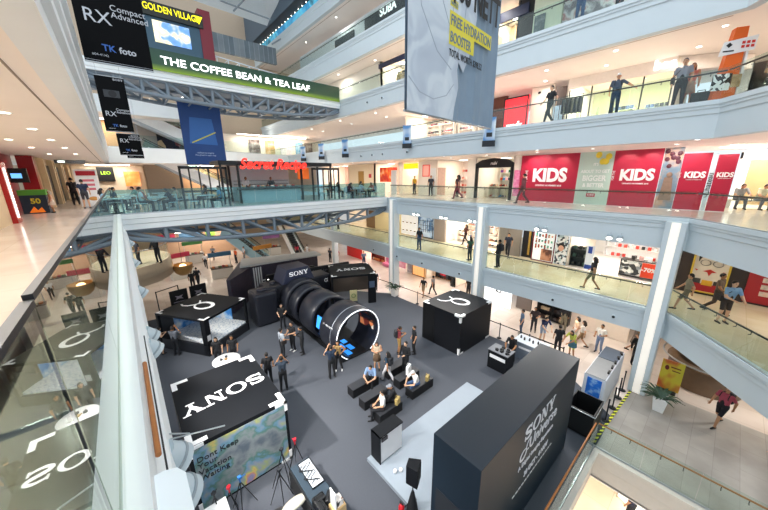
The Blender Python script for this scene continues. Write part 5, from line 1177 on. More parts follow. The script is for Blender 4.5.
for k,(y,lb) in enumerate(((15.0,'on the left back wall of the white shoe shop'),(13.6,'on the middle back wall of the white shoe shop'),(12.2,'on the right back wall of the white shoe shop'))): rack(XS+3.1,y,z0,1.25,2.3,5,6,'shoe',lb,'fbf4ea',cols=['8a4a30','c8784a','2a2a30','d8d0c8','b8502c','406080'])
for k,(y,lb) in enumerate(((14.7,'on the left floor stand of the white shoe shop'),(13.2,'on the middle floor stand of the white shoe shop'),(11.8,'on the right floor stand of the white shoe shop'))): rack(XS+1.0,y,z0,.9,1.0,3,4,'shoe',lb,'fbf4ea',cols=['8a4a30','c8784a','2a2a30','d8d0c8'],back=False)
mb=MB(); mb.box(XS,XS+3.6,10.8,15.6,z0-.02,z0+.004); struct('floor',mb,mat('f4e8d8',.3))
wallseg(9.1,10.1,z0,z1,mat('8f8880',.5),x=X1); wallseg(8.3,9.1,z0,z1,mat('17161a',.5),x=X1+.3)
t=panel('brass_strip','thin brass strip on the dark doorway between grey wall and red framed window','trim',8.55,8.68,z0+.2,z1-.3,mat('c8a050',.3,metal=.6),X1+.28,.03)
t=panel('display_case','dark red framed lit window full of small boxes','display',6.85,8.25,z0+.02,z1-.1,mat('dfe6e2',emit=.5,noise=0),X1,.1,framem=mat('6a1420',.5))
mb=MB()
for k in range(24): mb.cbox((-.02,.22+(k%6)*.19,1.0+(k//6)*.36),(.04,.1,.14+.08*((k*7)%3)))
mb.build('goods_print',ramp_mat('cosmetic_goods',[(0,'a04030'),(.4,'5fa890'),(.6,'d8b0a0'),(.8,'405868')],scale=6,kind='voronoi'),t); mb=MB(); mb.box(-.02,0,.12,.8,.1,.85); mb.build('face_print',ramp_mat('face_photo',[(0,'1c1412'),(.45,'6a4030'),(.55,'c88a68'),(1,'f0c8a8')],scale=2),t)
t=panel('poster','white poster of a woman on patterned ground in the lower gallery','poster',6.15,6.8,z0+.05,z1-.1,ramp_mat('white_pattern',[(0,'404a55'),(.3,'e8eef0'),(.6,'a8c0c8'),(.75,'f4f4f4')],scale=9,kind='voronoi'),X1,.06)
mb=MB(); mb.ball((-.01,.36,1.05),(.02,.16,.2)); mb.build('face_print',mat('d8a890'),t); mb=MB(); mb.ball((.0,.36,1.2),(.02,.2,.18)); mb.build('hair_print',mat('1a1416'),t)
shop_room(1.45,6.1,z0,z1,120,'ffffff',label='white sale shop',depth=5.5)
mb=MB(); mb.box(XS-.4,XS+5.5,1.45,6.1,z0-.02,z0+.006); struct('floor',mb,mat('fbf6f2',.3))
for k,(y,c,lb) in enumerate(((5.6,'2c3436','black shelf cabinet at the left of the white sale shop'),(3.9,'c4352c','red and white goods shelf at the back of the white sale shop'))): rack(XS+(.2,4.6)[k],y,z0,(.9,2.8)[k],(1.2,1.5)[k],3,(3,9)[k],'box',('in the black cabinet of the white sale shop','at the back of the white sale shop')[k],c if k==0 else 'f4f4f4',cols=(['3a5a50','20282a','6a7a74'],['d03a30','f4f4f4','2a2a2a'])[k])
t=panel('poster','blue and white product poster standing in the white sale shop','poster',4.75,5.15,z0+.05,z0+1.5,mat('d8e2f0',.5),XS-.2,.04); mb=MB(); mb.cbox((-.01,.2,1.2),(.02,.2,.4)); mb.box(-.01,0,.02,.38,.05,.3); mb.build('bottle_print',mat('2448a0'),t)
t=thing('sale_shelf','low black framed shelf with a red price board near the pillar','shelf',(XS-.1,1.95,z0)); mb=MB()
for y in(0,1.5): mb.box(0,.04,y,y+.04,0,1.0); mb.box(.5,.54,y,y+.04,0,1.0)
mb.box(0,.54,0,1.54,.1,.14); mb.box(0,.54,0,1.54,.98,1.02); mb.build('frame',BLK2,t); mb=MB(); mb.box(-.02,.02,.02,.6,.18,.96); s=mb.build('price_board',mat('e2421f',.5),t); wtext(s,'-70%',.3,.3,.6,KW,xo=-.03,bold=.03)
mb=MB(); mb.box(.02,.1,.62,1.5,.2,.95); mb.build('goods_print',ramp_mat('grey_goods',[(0,'30343a'),(.4,'d8dcdc'),(.7,'8a9298'),(.85,'f4f4f4')],scale=6,kind='voronoi'),t)
for k in range(3): put('box',XS+.15,2.3+.35*k,z0+1.02,('f4f4f4','d8b0b0','2a2a2a')[k],'on top of the low black framed shelf')
wallseg(-9,1.4,z0,z1,mat('2e2320',.5),x=20.0)
t=panel('poster','yellow framed poster of a face with glasses and a red lip mark','poster',-.52,.72,z0+.12,z1-.02,mat('e6dccb',.6,noise=.12,scale=4),20.0,.08,framem=mat('d8b83a',.4))
mb=MB(); mb.box(-.012,0,.08,1.16,.08,.52); mb.build('red_band',mat('a81c24'),t)
mb=MB(); mb.prism([(.2,1.75),(.18,2.05),(.3,2.35),(.6,2.48),(.95,2.4),(1.08,2.15),(1.05,1.75),(.98,2.0),(.9,2.15),(.6,2.22),(.35,2.1),(.26,1.95)],.014,'x',-.014); mb.build('hair_print',mat('2a2826'),t)
for yy in(.42,.82): mb=MB(); mb.lathe([(.15,0),(.17,0),(.17,.012),(.15,.012)],n=20); o=mb.build('glasses_print',DARK,t); o.matrix_local=frame((-.02,yy,1.75),(0,-1,0),(0,0,1))
mb=MB(); mb.prism([(.4,1.25),(.62,1.4),(.85,1.25),(.7,1.22),(.62,1.0),(.55,1.22)],.014,'x',-.014); mb.prism([(.12,1.3),(.22,1.36),(.2,1.25)],.014,'x',-.014); mb.prism([(1.0,1.3),(1.12,1.34),(1.06,1.22)],.014,'x',-.014); mb.build('lip_print',mat('c02a1c'),t)
mb=MB(); mb.box(-.016,0,.45,.8,.45,.75); mb.build('yellow_print',mat('e0a82a'),t); mb=MB(); mb.box(-.014,0,.1,.42,.52,.75); mb.box(-.014,0,.84,1.14,.52,.8); mb.build('dark_print',mat('3a3836'),t); t.scale=(1,1,.82)
t=panel('menu_poster','red and white menu poster at the far right of the lower gallery','poster',-2.2,-1.05,z0+.1,z1-.1,mat('a01c22',.5),20.0,.07)
for k in range(7): mb=MB(); mb.box(-.012,0,.15,.75,.35+.3*k,.55+.3*k); mb.build('photo_print',ramp_mat('menu_photo_%d'%k,[(0,'402018'),(.5,'d8c8b8'),(1,'e88040')],scale=4),t)
# ---- ground floor shops
z0,z1=L0,L0+2.75
wallseg(4.1,7.9,z0,z1,mat('f6e4d4',.6)); 
wallseg(7.95,9.0,z0,z1,mat('6b5f58',.5,noise=.2,scale=20)); 
t=panel('light_box','tall white light box with a dark squiggle emblem','sign',9.1,11.2,z0+.05,z1-.5,mat('fbfdff',emit=1.1,noise=0),XS-.6,.15); 
mb=MB(); mb.path([(-.02,1.3,1.2),(-.02,1.1,1.5),(-.02,.95,1.3),(-.02,1.15,1.1),(-.02,.8,1.0),(-.02,.7,1.4),(-.02,.5,1.2)],.04,8); mb.build('emblem',DARK,t)
for k,(y,lb) in enumerate(((6.9,'of the black ground floor unit beside the grey shutter'),(5.9,'of the black ground floor unit by the white wall'))): rack(XS-.45,y,z0,.9,1.9,4,5,'box',lb,'17171a',cols=['3a2a24','555055','c8b090','202024'])
shop_room(11.3,14.5,z0,z1,80,'f4d8b0',label='wooden ground floor shop'); rack(XS+2.4,12.9,z0,2.4,2.2,4,8,'box','at the back of the wooden ground floor shop','c8904a',cols=['8a5a2a','e8c888','b06a30','2a2a30'])
wallseg(14.5,14.9,z0,z1,mat('1d1c1e'))
shop_room(14.9,17.6,z0,z1,80,'f0c890',label='clothes shop on the ground floor'); rack(XS+.9,16.2,z0,2.2,1.6,1,9,'garment','in the ground floor clothes shop','b07a40',cols=['17181c','2a2e38','5a2a2a','17181c'],back=False)
t=panel('poster','small red poster at the ground floor clothes shop','poster',15.2,15.8,z0+.9,z0+2.0,mat('c8283c'),XS-.3,.05)
t=panel('arched_window','orange lit arched window in a wooden ground floor front','display',17.7,19.3,z0+.05,z1-.2,mat('e8b070',emit=.5,noise=.2),XS-.1,.1,framem=mat('8a5428',.5)); 
wallseg(19.4,20.2,z0,z1,mat('f2f0ee')); panel('poster','tall grey magazine poster beside the far column','poster',19.5,20.1,z0+.1,z0+2.2,ramp_mat('magazine',[(0,'404048'),(.5,'a8a0a8'),(1,'f0e0e0')],scale=3),XS-.02,.06)
shop_room(20.3,23.5,z0,z1,85,'fff4f4',label='pink gift shop'); rack(XS+1.8,21.8,z0,2.6,2.0,4,8,'box','inside the pink gift shop','f4e8ec',cols=['e880a8','d04880','f4f4f4','60283c'])
t=thing('sofa','pink padded seat in front of the pink gift shop','sofa',(XS-.6,22.6,z0)); mb=MB(); mb.box(0,.7,-.8,.8,.1,.45); mb.build('seat',mat('e07aa0'),t,bevel=.05); mb=MB(); mb.box(.55,.7,-.8,.8,.45,.9); mb.build('backrest',mat('e07aa0'),t,bevel=.05)
panel('poster','plain pink poster on the gift shop front','poster',20.4,21.4,z0+.3,z0+2.0,ramp_mat('pink_poster',[(0,'d03868'),(.5,'f0a0b8'),(1,'f8f0f0')],scale=2),XS,.05)
shop_room(23.6,30,z0,z1,85,'e87060',label='red ground floor shop'); panel('poster','tall red wall panel of the red ground floor shop','poster',27.0,30,z0,z1,mat('c41c1c',.5),XS-.5,.1)
rack(XS+.3,25.2,z0,2.2,1.8,3,7,'box','inside the red ground floor shop','8a2018',cols=['c83020','e8a060','f0e0d0'])
# round brown information counter and yellow board behind the nearest column
t=thing('information_counter','round brown counter with a silver rail behind the nearest column','counter',(18.9,-.6,L0))
mb=MB(); mb.lathe([(1.25,0),(1.25,1.0),(1.33,1.02),(1.33,1.08),(.9,1.08),(.9,0)],n=40); mb.build('base',mat('6d5640',.4,noise=.2),t); mb=MB(); mb.lathe([(1.5,1.2),(1.54,1.24),(1.5,1.28),(1.46,1.24),(1.5,1.2)],n=40); mb.build('rail',STEEL,t)
mb=MB(); mb.box(-.5,.3,-.3,.3,1.08,1.5); mb.build('screen',mat('e8eef0',emit=.3),t)
t=thing('notice_board','yellow and orange printed board beside the potted plant','sign',(16.93,.36,L0),R(-90)); t.scale=(.58,1,1); mb=MB(); mb.box(-.62,.62,-.03,.03,.1,1.5); mb.build('panel',ramp_mat('yellow_board',[(0,'8a2a2a'),(.4,'c86a30'),(.52,'d8c83a'),(1,'c8d850')],scale=.9,detail=2),t); mb=MB(); mb.ball((-.3,-.035,1.15),(.12,.01,.12)); mb.box(-.1,.45,-.04,-.03,1.2,1.25); mb.box(0,.45,-.04,-.03,1.05,1.09); mb.build('print',mat('6a1c1c'),t); mb=MB(); mb.box(-.5,.5,-.2,.2,0,.1); mb.build('base',DARK,t)
mb=MB(); mb.box(24,24.2,-9,3.6,L0,L0+2.75); struct('wall_right',mb,mat('e6c79a',.6)); wallseg(2.5,4.1,z0,z1,mat('f2e2d0',.6))
t=panel('yellow_counter','long yellow lit counter front at the far right of the ground floor','counter',-5.5,-1.6,L0,L0+1.2,mat('e0b44a',emit=.25),21.5,.6)
# ---- gallery above with the totem
z0,z1=L3,L3+2.78
shop_room(12.9,20.6,z0,z1,90,'fde8dc',label='bright shop over the hoardings',)
for k,y in enumerate((14.2,16.2,18.2,19.8)): rack(XS+2.8,y,z0,1.4,2.2,4,5,'garment' if 0 else 'box',('at the right end','right of the middle','left of the middle','at the left end')[k]+' of the bright shop above the rosy shop','f4e4dc',cols=['c87a80','e8d0c8','7a4a50','404048'])
wallseg(11.4,12.9,z0,z1,mat('6a4438',.6),x=XS+.5)
t=panel('lit_sign','glowing red sign box with white letters, one floor above the hoardings','sign',9.5,11.1,z0+.25,z0+2.4,mat('e8303a',emit=.9,noise=.15),XS-.2,.15,framem=BLK2); wtext(t,'mvk',.6,.8,.42,mat('ffffff',emit=1,noise=0),xo=-.035,bold=.05)
wallseg(8.2,9.5,z0,z1,WARMW); 
t=thing('cctv_camera','small black camera on the white wall right of the glowing red sign','camera',(XS-.02,9.0,z0+2.45)); mb=MB(); mb.tube((0,0,0),(-.15,0,-.05),.06); mb.build('body',DARK,t); mb=MB(); mb.box(-.02,.02,-.05,.05,-.05,.05); mb.build('base',DARK,t)
t=panel('poster','dark brown board right of the white wall with a blue figure photo','poster',7.45,8.0,z0,z0+2.5,mat('4a3a34',.6),XS-.1,.08); mb=MB(); mb.box(-.012,0,.05,.5,.3,1.5); mb.build('photo_print',ramp_mat('blue_figure_photo',[(0,'3a5a80'),(.5,'a0b8d0'),(1,'d8e0e8')],scale=3),t)
shop_room(2.9,7.4,z0,z1,230,'e4e6c0',label='green tinted glass shop',depth=4.5)
for k,y in enumerate((6.6,5.2,3.8)): rack(XS+(.9,2.2,2.8)[k],y,z0,1.0,1.3,1 if k==0 else 3,5,'garment' if k==0 else 'box',('at the left of the green tinted shop','in the middle of the green tinted shop','at the right of the green tinted shop')[k],'c8d0a8',cols=['20242c','3a404a','5a6a8a'],back=False)
t=thing('display_table','cream slanted leg table in the green tinted glass shop','table',(XS+.8,4.5,z0)); mb=MB(); mb.box(-.3,.3,-.8,.8,.72,.76); mb.build('tabletop',mat('e8e0c8'),t)
for a,b in((-1,-1),(1,-1),(1,1),(-1,1)): mb=MB(); mb.tube((a*.1,b*.3,.72),(a*.28,b*.75,0),.03); mb.build('leg',mat('e8e0c8'),t)
t=thing('shopfront','glass shopfront with a curved white lintel, behind the gallery of the orange totem','shopfront',(XS,2.9,z0)); mb=MB(); mb.box(-.01,.01,.1,4.4,.05,2.2); mb.build('glass_panel',GLASS_CLEAR,t); mb=MB()
for y in(0,1.1,2.2,3.3,4.4): mb.box(-.04,.04,y,y+.05,0,2.25)
mb.build('frame',mat('3a3a3a'),t); mb=MB(); mb.prism([(0,2.2),(4.5,2.3),(4.5,2.84),(0,2.84)],.3,'x',-.15); l=mb.build('lintel',mat('f2e8de',.5),t); wtext(l,'bee',.55,.4,2.55,mat('ffffff',emit=2,noise=0),xo=-.165,bold=.04)
mb=MB(); mb.sweep([(0,z0+2.2),(.2,z0+2.2),(.2,z1),(0,z1)],[(XS,2.9),(XS+.8,1.5),(XS+2.2,.6)][::-1]); struct('trim_60',mb,mat('f2e8de',.5))
wallseg(-6,.6,z0,z1,mat('cfd4d8',.5),x=24.5)
shop_room(-2,1,z0,z1,60,'dfe8ee',label='corner shop of the totem gallery',depth=4)
# orange totem
t=thing('totem_sign','tall tilted orange and white totem with a pattern square and red letters','sign',(16.85,1.0,L3),R(-62)); 
mb=MB(); mb.add([(-.32,-.12,0),(.3,-.12,0),(.3,.12,0),(-.32,.12,0),(-.1,-.12,2.35),(.22,-.12,2.35),(.22,.12,2.35),(-.1,.12,2.35)],[(0,1,2,3),(7,6,5,4),(0,4,5,1),(1,5,6,2),(2,6,7,3),(3,7,4,0)]); mb.build('body',mat('ee6a1e',.5),t)
mb=MB(); mb.prism([(-.42,1.5),(.48,1.62),(.5,2.05),(-.34,1.93)],.03,'y',-.16); w=mb.build('white_board',PW,t); [0 for _ in (0,)]; mb=MB(); mb.box(-.33,-.05,-.172,-.16,1.62,1.66); mb.build('print',DARK,w); mb=MB(); mb.prism([(-.2,1.9),(-.12,1.82),(-.2,1.74),(-.28,1.82)],.01,'y',-.172); mb.build('emblem',DARK,w); mb=MB(); [mb.box(.12+.12*i,.2+.12*i,-.172,-.16,1.7+.12*j,1.78+.12*j) for i in range(3) for j in range(2)]; mb.build('print',mat('d8342a',noise=0),w)
mb=MB(); mb.box(-.42,.08,-.16,-.13,.42,.95); mb.build('pattern_board',ramp_mat('black_white_blocks',[(0,'ffffff'),(.5,'1a1a1c')],scale=9,kind='voronoi'),t); mb=MB(); mb.box(.1,.34,-.16,-.13,.5,.9); mb.build('photo_board',ramp_mat('small_photo',[(0,'3a3028'),(.5,'b89a70'),(1,'e8e0d0')],scale=6),t)
mb=MB(); mb.box(.3,.36,-.13,.13,0,1.6); mb.build('side_panel',PW,t)
# ---- gallery two above
XS=18.3; KS=18.3/20.5
z0,z1=L4,L4+2.78
shop_room(10.9,12.9,z0,z1,80,'e8c8a0',label='navy signed shop'); panel('shop_sign','navy shop sign left of the grey photo wall, two floors above the hoardings','sign',10.2,12.9,z0+2.0,z0+2.5,mat('1c2848',.5),XS,.1)
for k in range(2): put('garment',XS+.5,11.1+.5*k,z0+.3,('d8d0c0','14161a')[k],'in the doorway of the navy signed shop',0,1.8)
wallseg(9.9,10.9,z0,z1,mat('14161a'))
wallseg(8.3,9.9,z0,z1,mat('c8d4c0',.5)); panel('poster','dark framed photo on the pale green wall','poster',9.2,9.8,z0+.6,z0+1.7,ramp_mat('dark_photo',[(0,'1c2228'),(.5,'5a6a70'),(1,'c8d0d0')],scale=4),XS,.05)
t=panel('photo_wall','long grey collage photo wall two floors above the hoardings','poster',2.5,8.2,z0+.1,z1-.6,ramp_mat('grey_collage',[(0,'2c2a30'),(.4,'6a6a72'),(.5,'b8c0c4'),(.6,'8a4038'),(.66,'d8dcdc'),(1,'3a6a40')],scale=1.5,dist=.8),XS,.08)
shop_room(15,24,z0,z1,90,'f6ead8',label='bright boutique of the second upper gallery'); panel('shop_sign','long navy shop sign left of the big banner','sign',15.4,24.2,z0+2.25,z0+2.6,mat('232c4c',.5),XS,.1)
for k,y in enumerate((16.5,18.5,20.5,22.5)): rack(XS+1.2,y,z0,1.5,2.0,3,5,'box',('beside the big banner','second from the big banner','third from the big banner','fourth from the big banner')[k]+' in the bright boutique','e8dcc8',cols=['e8e0d0','8a9a70','c8b898','404a3a'])
wallseg(13,15,z0,z1,WARMW); wallseg(24,40,z0,z1,WARMW)
# ---- third gallery above: dark store
z0,z1=L5,L5+2.7
wallseg(19,40,z0,z1,mat('d8dde0',.5)); t=panel('dark_storefront','dark grey storefront with white word on the third upper gallery','shopfront',19.5,26.2,z0+.05,z1-.4,mat('2c3238',.4,noise=.2),XS,.1); wtext(t,'SUBA',.8,3.0,2.0,mat('f4f4f4',emit=.8,noise=0),bold=.03)
panel('dark_storefront','shorter dark storefront beyond the grey one on the third upper gallery','shopfront',28,31.5,z0+.05,z1-.6,mat('31383c',.4),XS,.1)
wallseg(2,19,z0,z1,WARMW)
XS=20.5; KS=1.
# back shops behind the cafe, far gallery and far ground floor
def backshop(x0,x1,y,z0,z1,c,power,label):
    mb=MB(); mb.box(x0,x1,y,y+.2,z0,z1); struct('wall_back',mb,mat(c,.6)); 
    t=thing('ceiling_light','long lit panel over the '+label,'light',((x0+x1)/2,y-1,z1-.05)); mb=MB(); mb.box(-(x1-x0)*.3,(x1-x0)*.3,-.15,.15,0,.03); mb.build('diffuser',DOWN,t)
    d=bpy.data.lights.new('panel_lamp','AREA'); d.shape='RECTANGLE'; d.size=(x1-x0)*.6; d.size_y=.3; d.energy=power; d.color=(1,.9,.78); o=bpy.data.objects.new('panel_lamp',d); o.parent=t; o.location=(0,0,-.02); COL.objects.link(o)
backshop(-3,2.2,40,L2,2.9,'e6d6c0',90,'cream shop behind the left cafe tables')
t=thing('shop_sign','dark sign with green letters behind the left cafe tables','sign',(-1.2,39.8,1.4)); mb=MB(); mb.box(-.1,1.1,0,.15,0,1.3); mb.build('panel',BLK2,t); lettering('LEO',.4,(.5,-.02,.75),(1,0,0),(0,0,1),mat('a8d83a',emit=1,noise=0),t)
t=thing('poster','orange and red lit display behind the left cafe tables','poster',(.6,39.8,.9)); mb=MB(); mb.box(0,1.2,0,.1,0,1.4); mb.build('panel',ramp_mat('orange_display',[(0,'d84a20'),(.5,'f09a50'),(1,'f8e0b0')],scale=1.5,emit=.5),t)
mb=MB(); mb.box(2.2,5.2,38,38.2,L2,2.9); struct('wall_back',mb,mat('a39483',.6))
backshop(5.2,9,39,L2,2.9,'caa27a',90,'dim shop behind the escalator')
backshop(-2.6,1.8,39,L3,6.8,'d8a878',70,'orange lit shop of the far gallery'); mb=MB(); mb.box(1.8,3.6,37.5,37.7,L3,6.8); struct('wall_back',mb,mat('9c9086',.6)); mb=MB(); mb.box(3.6,9,39,39.2,L3,6.8); struct('wall_back',mb,ramp_mat('dark_restaurant',[(0,'14100e'),(.5,'2a1c18'),(.65,'8a3a2a'),(.8,'d8b890')],scale=1.2,kind='voronoi'))
backshop(9,24,42,L3,6.8,'e8dac8',260,'pale shops of the far gallery')
for i,(x,w,c,lb) in enumerate(((17.6,1.6,'d8c8d0','pale photo window of the far gallery'),(15.6,1.2,'b08a50','tan wall panel of the far gallery'),(13.5,1.4,'5a4a44','brown window of the far gallery'),(19.8,1.1,'4a88b0','blue poster of the far gallery'),(21.2,1.2,'503028','dark doorway of the far gallery'))):
    t=thing('shop_window',lb,'window',(x,41.8,L3)); mb=MB(); mb.box(0,w,0,.1,.05,2.2); mb.build('panel',ramp_mat('window_print_%d'%i,[(0,'302820'),(.45,c),(1,'f0e8e0')],scale=1.5),t)
backshop(2,12,42.5,L0,L0+3.2,'b9967a',150,'orange lit shops at the back of the ground floor')
for i,(x,w,c,lb) in enumerate(((2.2,1.8,'a02040','dark red shop sign at the back of the ground floor'),(4.4,2.2,'30506a','blue grey shop sign at the back of the ground floor'),(7.2,1.0,'70a030','green shop sign at the back of the ground floor'))):
    t=thing('shop_sign',lb,'sign',(x,42.2,L0+2.3)); mb=MB(); mb.box(0,w,0,.15,0,.7); mb.build('panel',mat(c,emit=.3,noise=.2),t)
# left side shops
t=thing('red_kiosk','tall glossy red kiosk wall with a lit strip and screen on the left gallery','kiosk',(-3.3,18.3,0))
mb=MB(); mb.box(-.6,0,7.2,7.8,0,2.9); mb.box(-.9,-.8,0,7.5,0,2.9); mb.build('wall',mat('a01820',.3,noise=.05),t)
mb=MB(); mb.box(-.3,.1,-.1,.6,0,2.3); mb.build('column',mat('a8181c',.25),t); mb=MB(); mb.box(.1,.13,.1,.2,.2,2.1); mb.build('light_strip',mat('fff4e8',emit=3,noise=0),t)
mb=MB(); mb.box(-.78,-.05,5.2,5.4,1.5,2.2); mb.build('screen_box',BLK2,t); mb=MB(); mb.box(-.6,-.25,5.17,5.2,1.72,1.95); mb.build('screen',mat('6ab0e8',emit=1.2,noise=0),t)
t=thing('sale_box','dark blue counter box with a green top and orange leaf print by the red kiosk','counter',(-3.75,22.8,0)); mb=MB(); mb.box(0,.9,0,.8,0,.9); mb.build('body',mat('1e3446',.5),t); mb=MB(); mb.box(-.02,.92,-.02,.82,.9,1.15); mb.build('top',mat('5aa838',.5),t); lettering('50',.35,(.5,-.01,.6),(1,0,0),(0,0,1),mat('e8e03a',noise=0),t,bold=.03); mb=MB(); mb.prism([(.2,.05),(.4,.35),(.5,.15),(.65,.3),(.75,.05)],.012,'y',-.012); mb.build('leaf_print',mat('f07a20',emit=.4,noise=0),t)
for k in range(5):
    t=thing('shop_doorway',('dark doorway right after the red kiosk','second dark doorway of the left gallery','third doorway of the left gallery, mid brown','fourth doorway of the left gallery','farthest doorway of the left gallery')[k],'doorway',(-3.29,27+k*4.2,0)); mb=MB(); mb.box(-.02,.02,.3,3.2,0,2.5); mb.build('opening',mat(('1d1a1c','2a2220','6a5444','3a3438','7a6450')[k],.5,noise=.4),t); mb=MB(); mb.box(-.05,.22,-.1,.3,0,2.85); mb.box(-.05,.22,3.2,3.6,0,2.85); mb.build('pilaster',mat('e0c8a0',.5),t)  # the opening panels differ only in their base colour
t=thing('standing_poster','white standing poster board with red heading on the left gallery','sign',(-1.35,25.5,0),R(8)); mb=MB(); mb.box(-.5,.5,-.03,.03,.05,2.2); mb.build('panel',PW,t); mb=MB(); mb.box(-.42,.42,-.045,-.03,1.85,2.1); mb.build('heading',mat('c82a3a'),t); mb=MB(); [mb.box(-.3,.3,-.04,-.03,1.0+.25*j,1.13+.25*j) for j in range(3)]; mb.build('print',mat('d87080',noise=0),t); mb=MB(); mb.ball((.1,-.03,.5),(.22,.01,.12)); mb.build('food_print',mat('d89a50'),t); mb=MB(); mb.box(-.4,.4,-.2,.2,0,.05); mb.build('base',STEEL,t)
t=thing('hanging_sign','dark hanging exit sign bar under the left gallery ceiling','sign',(-1.6,24,2.55)); mb=MB(); mb.box(-.75,.45,-.04,.04,-.07,.1); mb.build('bar',DARK,t); mb=MB(); mb.box(-.62,-.35,-.05,-.04,-.03,.06); mb.build('lit_panel',mat('e8f4f0',emit=1.5,noise=0),t)

# lower floor seen through the opening
t=thing('display_case','lit white display board on the lowest floor, seen through the opening','display',(13.6,.1,-11.7),R(65)); mb=MB(); mb.box(-.8,.8,0,.1,.1,1.9); mb.build('panel',mat('fff8ea',emit=.9,noise=0),t)
mb=MB()
for k in range(12): mb.cbox((-.6+.4*(k%4),-.01,.5+.5*(k//4)),(.22,.02,.16))
mb.build('goods_print',mat('b09a78'),t); mb=MB(); mb.box(-.85,-.8,-.02,.12,0,1.95); mb.box(.8,.85,-.02,.12,0,1.95); mb.build('frame',mat('b8a890'),t)
person((13.0,.35,-11.698),60,'stand','1c2440','22242c','short','long',label='person in navy top on the lowest floor before the lit board',h=1.68)
# far walls closing the galleries on the right
for k,(z0,z1) in enumerate(((L0,L0+2.75),(L1,L1+2.75),(L3,L3+2.85),(L4,L4+2.8))):
    mb=MB(); mb.box(27.0,27.2,-9,1.0,z0,z1); struct('wall_right',mb,WARMW)
    mb=MB(); mb.box(12,27.2,-9.2,-9,z0,z1); struct('wall_front',mb,WARMW)

for k,(x,y,l) in enumerate(((23.5,-.2,2.6),(25,.2,2.6),(24.2,-1.6,2.6))):
    t=thing('ceiling_light',('first long white light strip beyond the KIDS panels','second long white light strip beyond the KIDS panels','third long white light strip beyond the KIDS panels')[k],'light',(x,y,2.975),R(-35)); mb=MB(); mb.box(-l/2,l/2,-.06,.06,0,.02); mb.build('diffuser',DOWN,t)
    d=bpy.data.lights.new('strip_lamp','AREA'); d.shape='RECTANGLE'; d.size=l; d.size_y=.12; d.energy=110; d.color=(1,.96,.9); o=bpy.data.objects.new('strip_lamp',d); o.parent=t; o.location=(0,0,-.01); COL.objects.link(o)
# ------------------------------------------------------------------ people in the scene
g=G
# ground exhibition
person((.25,19.0,g),20,'phone','16171a','16171a','none','dress','long','120e0c',label='woman in a short black dress beside the angled booth',h=1.62)
person((.85,18.3,g),55,'camera','6c7078','1c1e24','short','long','short',label='man in grey shirt photographing into the angled booth',h=1.72)
person((5.1,14.25,g),10,'talk','9aa2ac','1c2026','short','long',label='man in pale grey shirt in the group of three before the lens tunnel',h=1.7,bag='shoulder')
person((5.8,14.5,g),200,'talk','121316','15171b','short','long',label='man in black with white shoes in the group of three',h=1.74,shoes='e8e8e8')
person((6.05,13.85,g),165,'phone','15181c','121418','long','long',label='person all in black at the right of the group of three',h=1.7)
person((6.4,17.3,g),250,'talk','15161a','1a1c22','short','long',label='person in black standing beside the giant camera grip',h=1.68)
person((4.1,11.75,g),70,'camera','2f3b4a','16181d','short','long',label='man in dark blue shirt raising a camera near the word booth',h=1.74)
person((3.75,12.6,g),80,'stand','16171b','16171b','short','long',label='person in black half hidden behind the man raising a camera',h=1.66)
person((6.2,11.05,g),80,'camera','1f2f45','15171b','short','long',label='man in navy shirt with his back to the ledge at the lens tunnel mouth',h=1.75)
person((6.75,11.35,g),230,'hips','a88a5a','1a1a1e','none','long','long',label='woman in tan top at the mouth of the lens tunnel',h=1.62,shoes='e0e0e0')
person((2.35,15.75,g),250,'stand','1b1c20','1b1c20','short','long','long',label='first woman in black behind the round white table',h=1.6)
person((3.0,15.4,g),240,'stand','17181b','17181b','short','long','long',label='second woman in black behind the round white table, nearer the lens',h=1.62)
person((8.2,10.1,g),230,'phone','c8b8a0','8a7058','none','dress','long','2a1c14',label='woman in pale top and brown skirt behind the bench of the man in blue',h=1.62,skirt='6a5440')
person((7.33,9.4,g),215,'sitlean','7f9cc4','15161a','short','long',label='man in light blue shirt sitting at the end of a bench',h=1.7)
person((8.0,9.05,g),100,'walk','1f3548','c8c8cc','short','long','long',label='woman in teal top with a pale bag between the benches',h=1.6,bag='backpack')
person((9.05,8.95,g),190,'talk','0f1216','0f1216','long','long',label='man in black jacket standing behind the white paper bag',h=1.75)
person((9.95,10.35,g),330,'phone','7a2c34','a08048','short','short',label='man in maroon shirt and tan shorts with a black backpack',h=1.7,bag='backpack')
person((10.6,9.85,g),150,'stand','111317','111317','short','long',label='person in black facing the man in the maroon shirt',h=1.66)
person((6.42,7.6,g),150,'sit','e4e4e4','1a1c22','short','long',label='man in white shirt sitting on the bench nearest the display cabinet',h=1.7)
person((7.15,7.62,g),150,'sitlean','15171c','14161a','long','long','cap','8a8f98',label='man in dark jacket and grey cap bending forward on a bench',h=1.7)
person((8.55,7.72,g),170,'sitlean','e8e6e2','3c5880','short','long','cap','d8d8d8',label='person in white shirt and jeans sitting beside the tall black block',h=1.66)
person((13.8,6.0,g),190,'reach','15161a','15161a','short','long',label='attendant in black behind the product counter',h=1.7)
person((14.9,18.4,g),240,'stand','141519','1a1b20','short','long',label='person in black standing beside the open fronted booth',h=1.74)
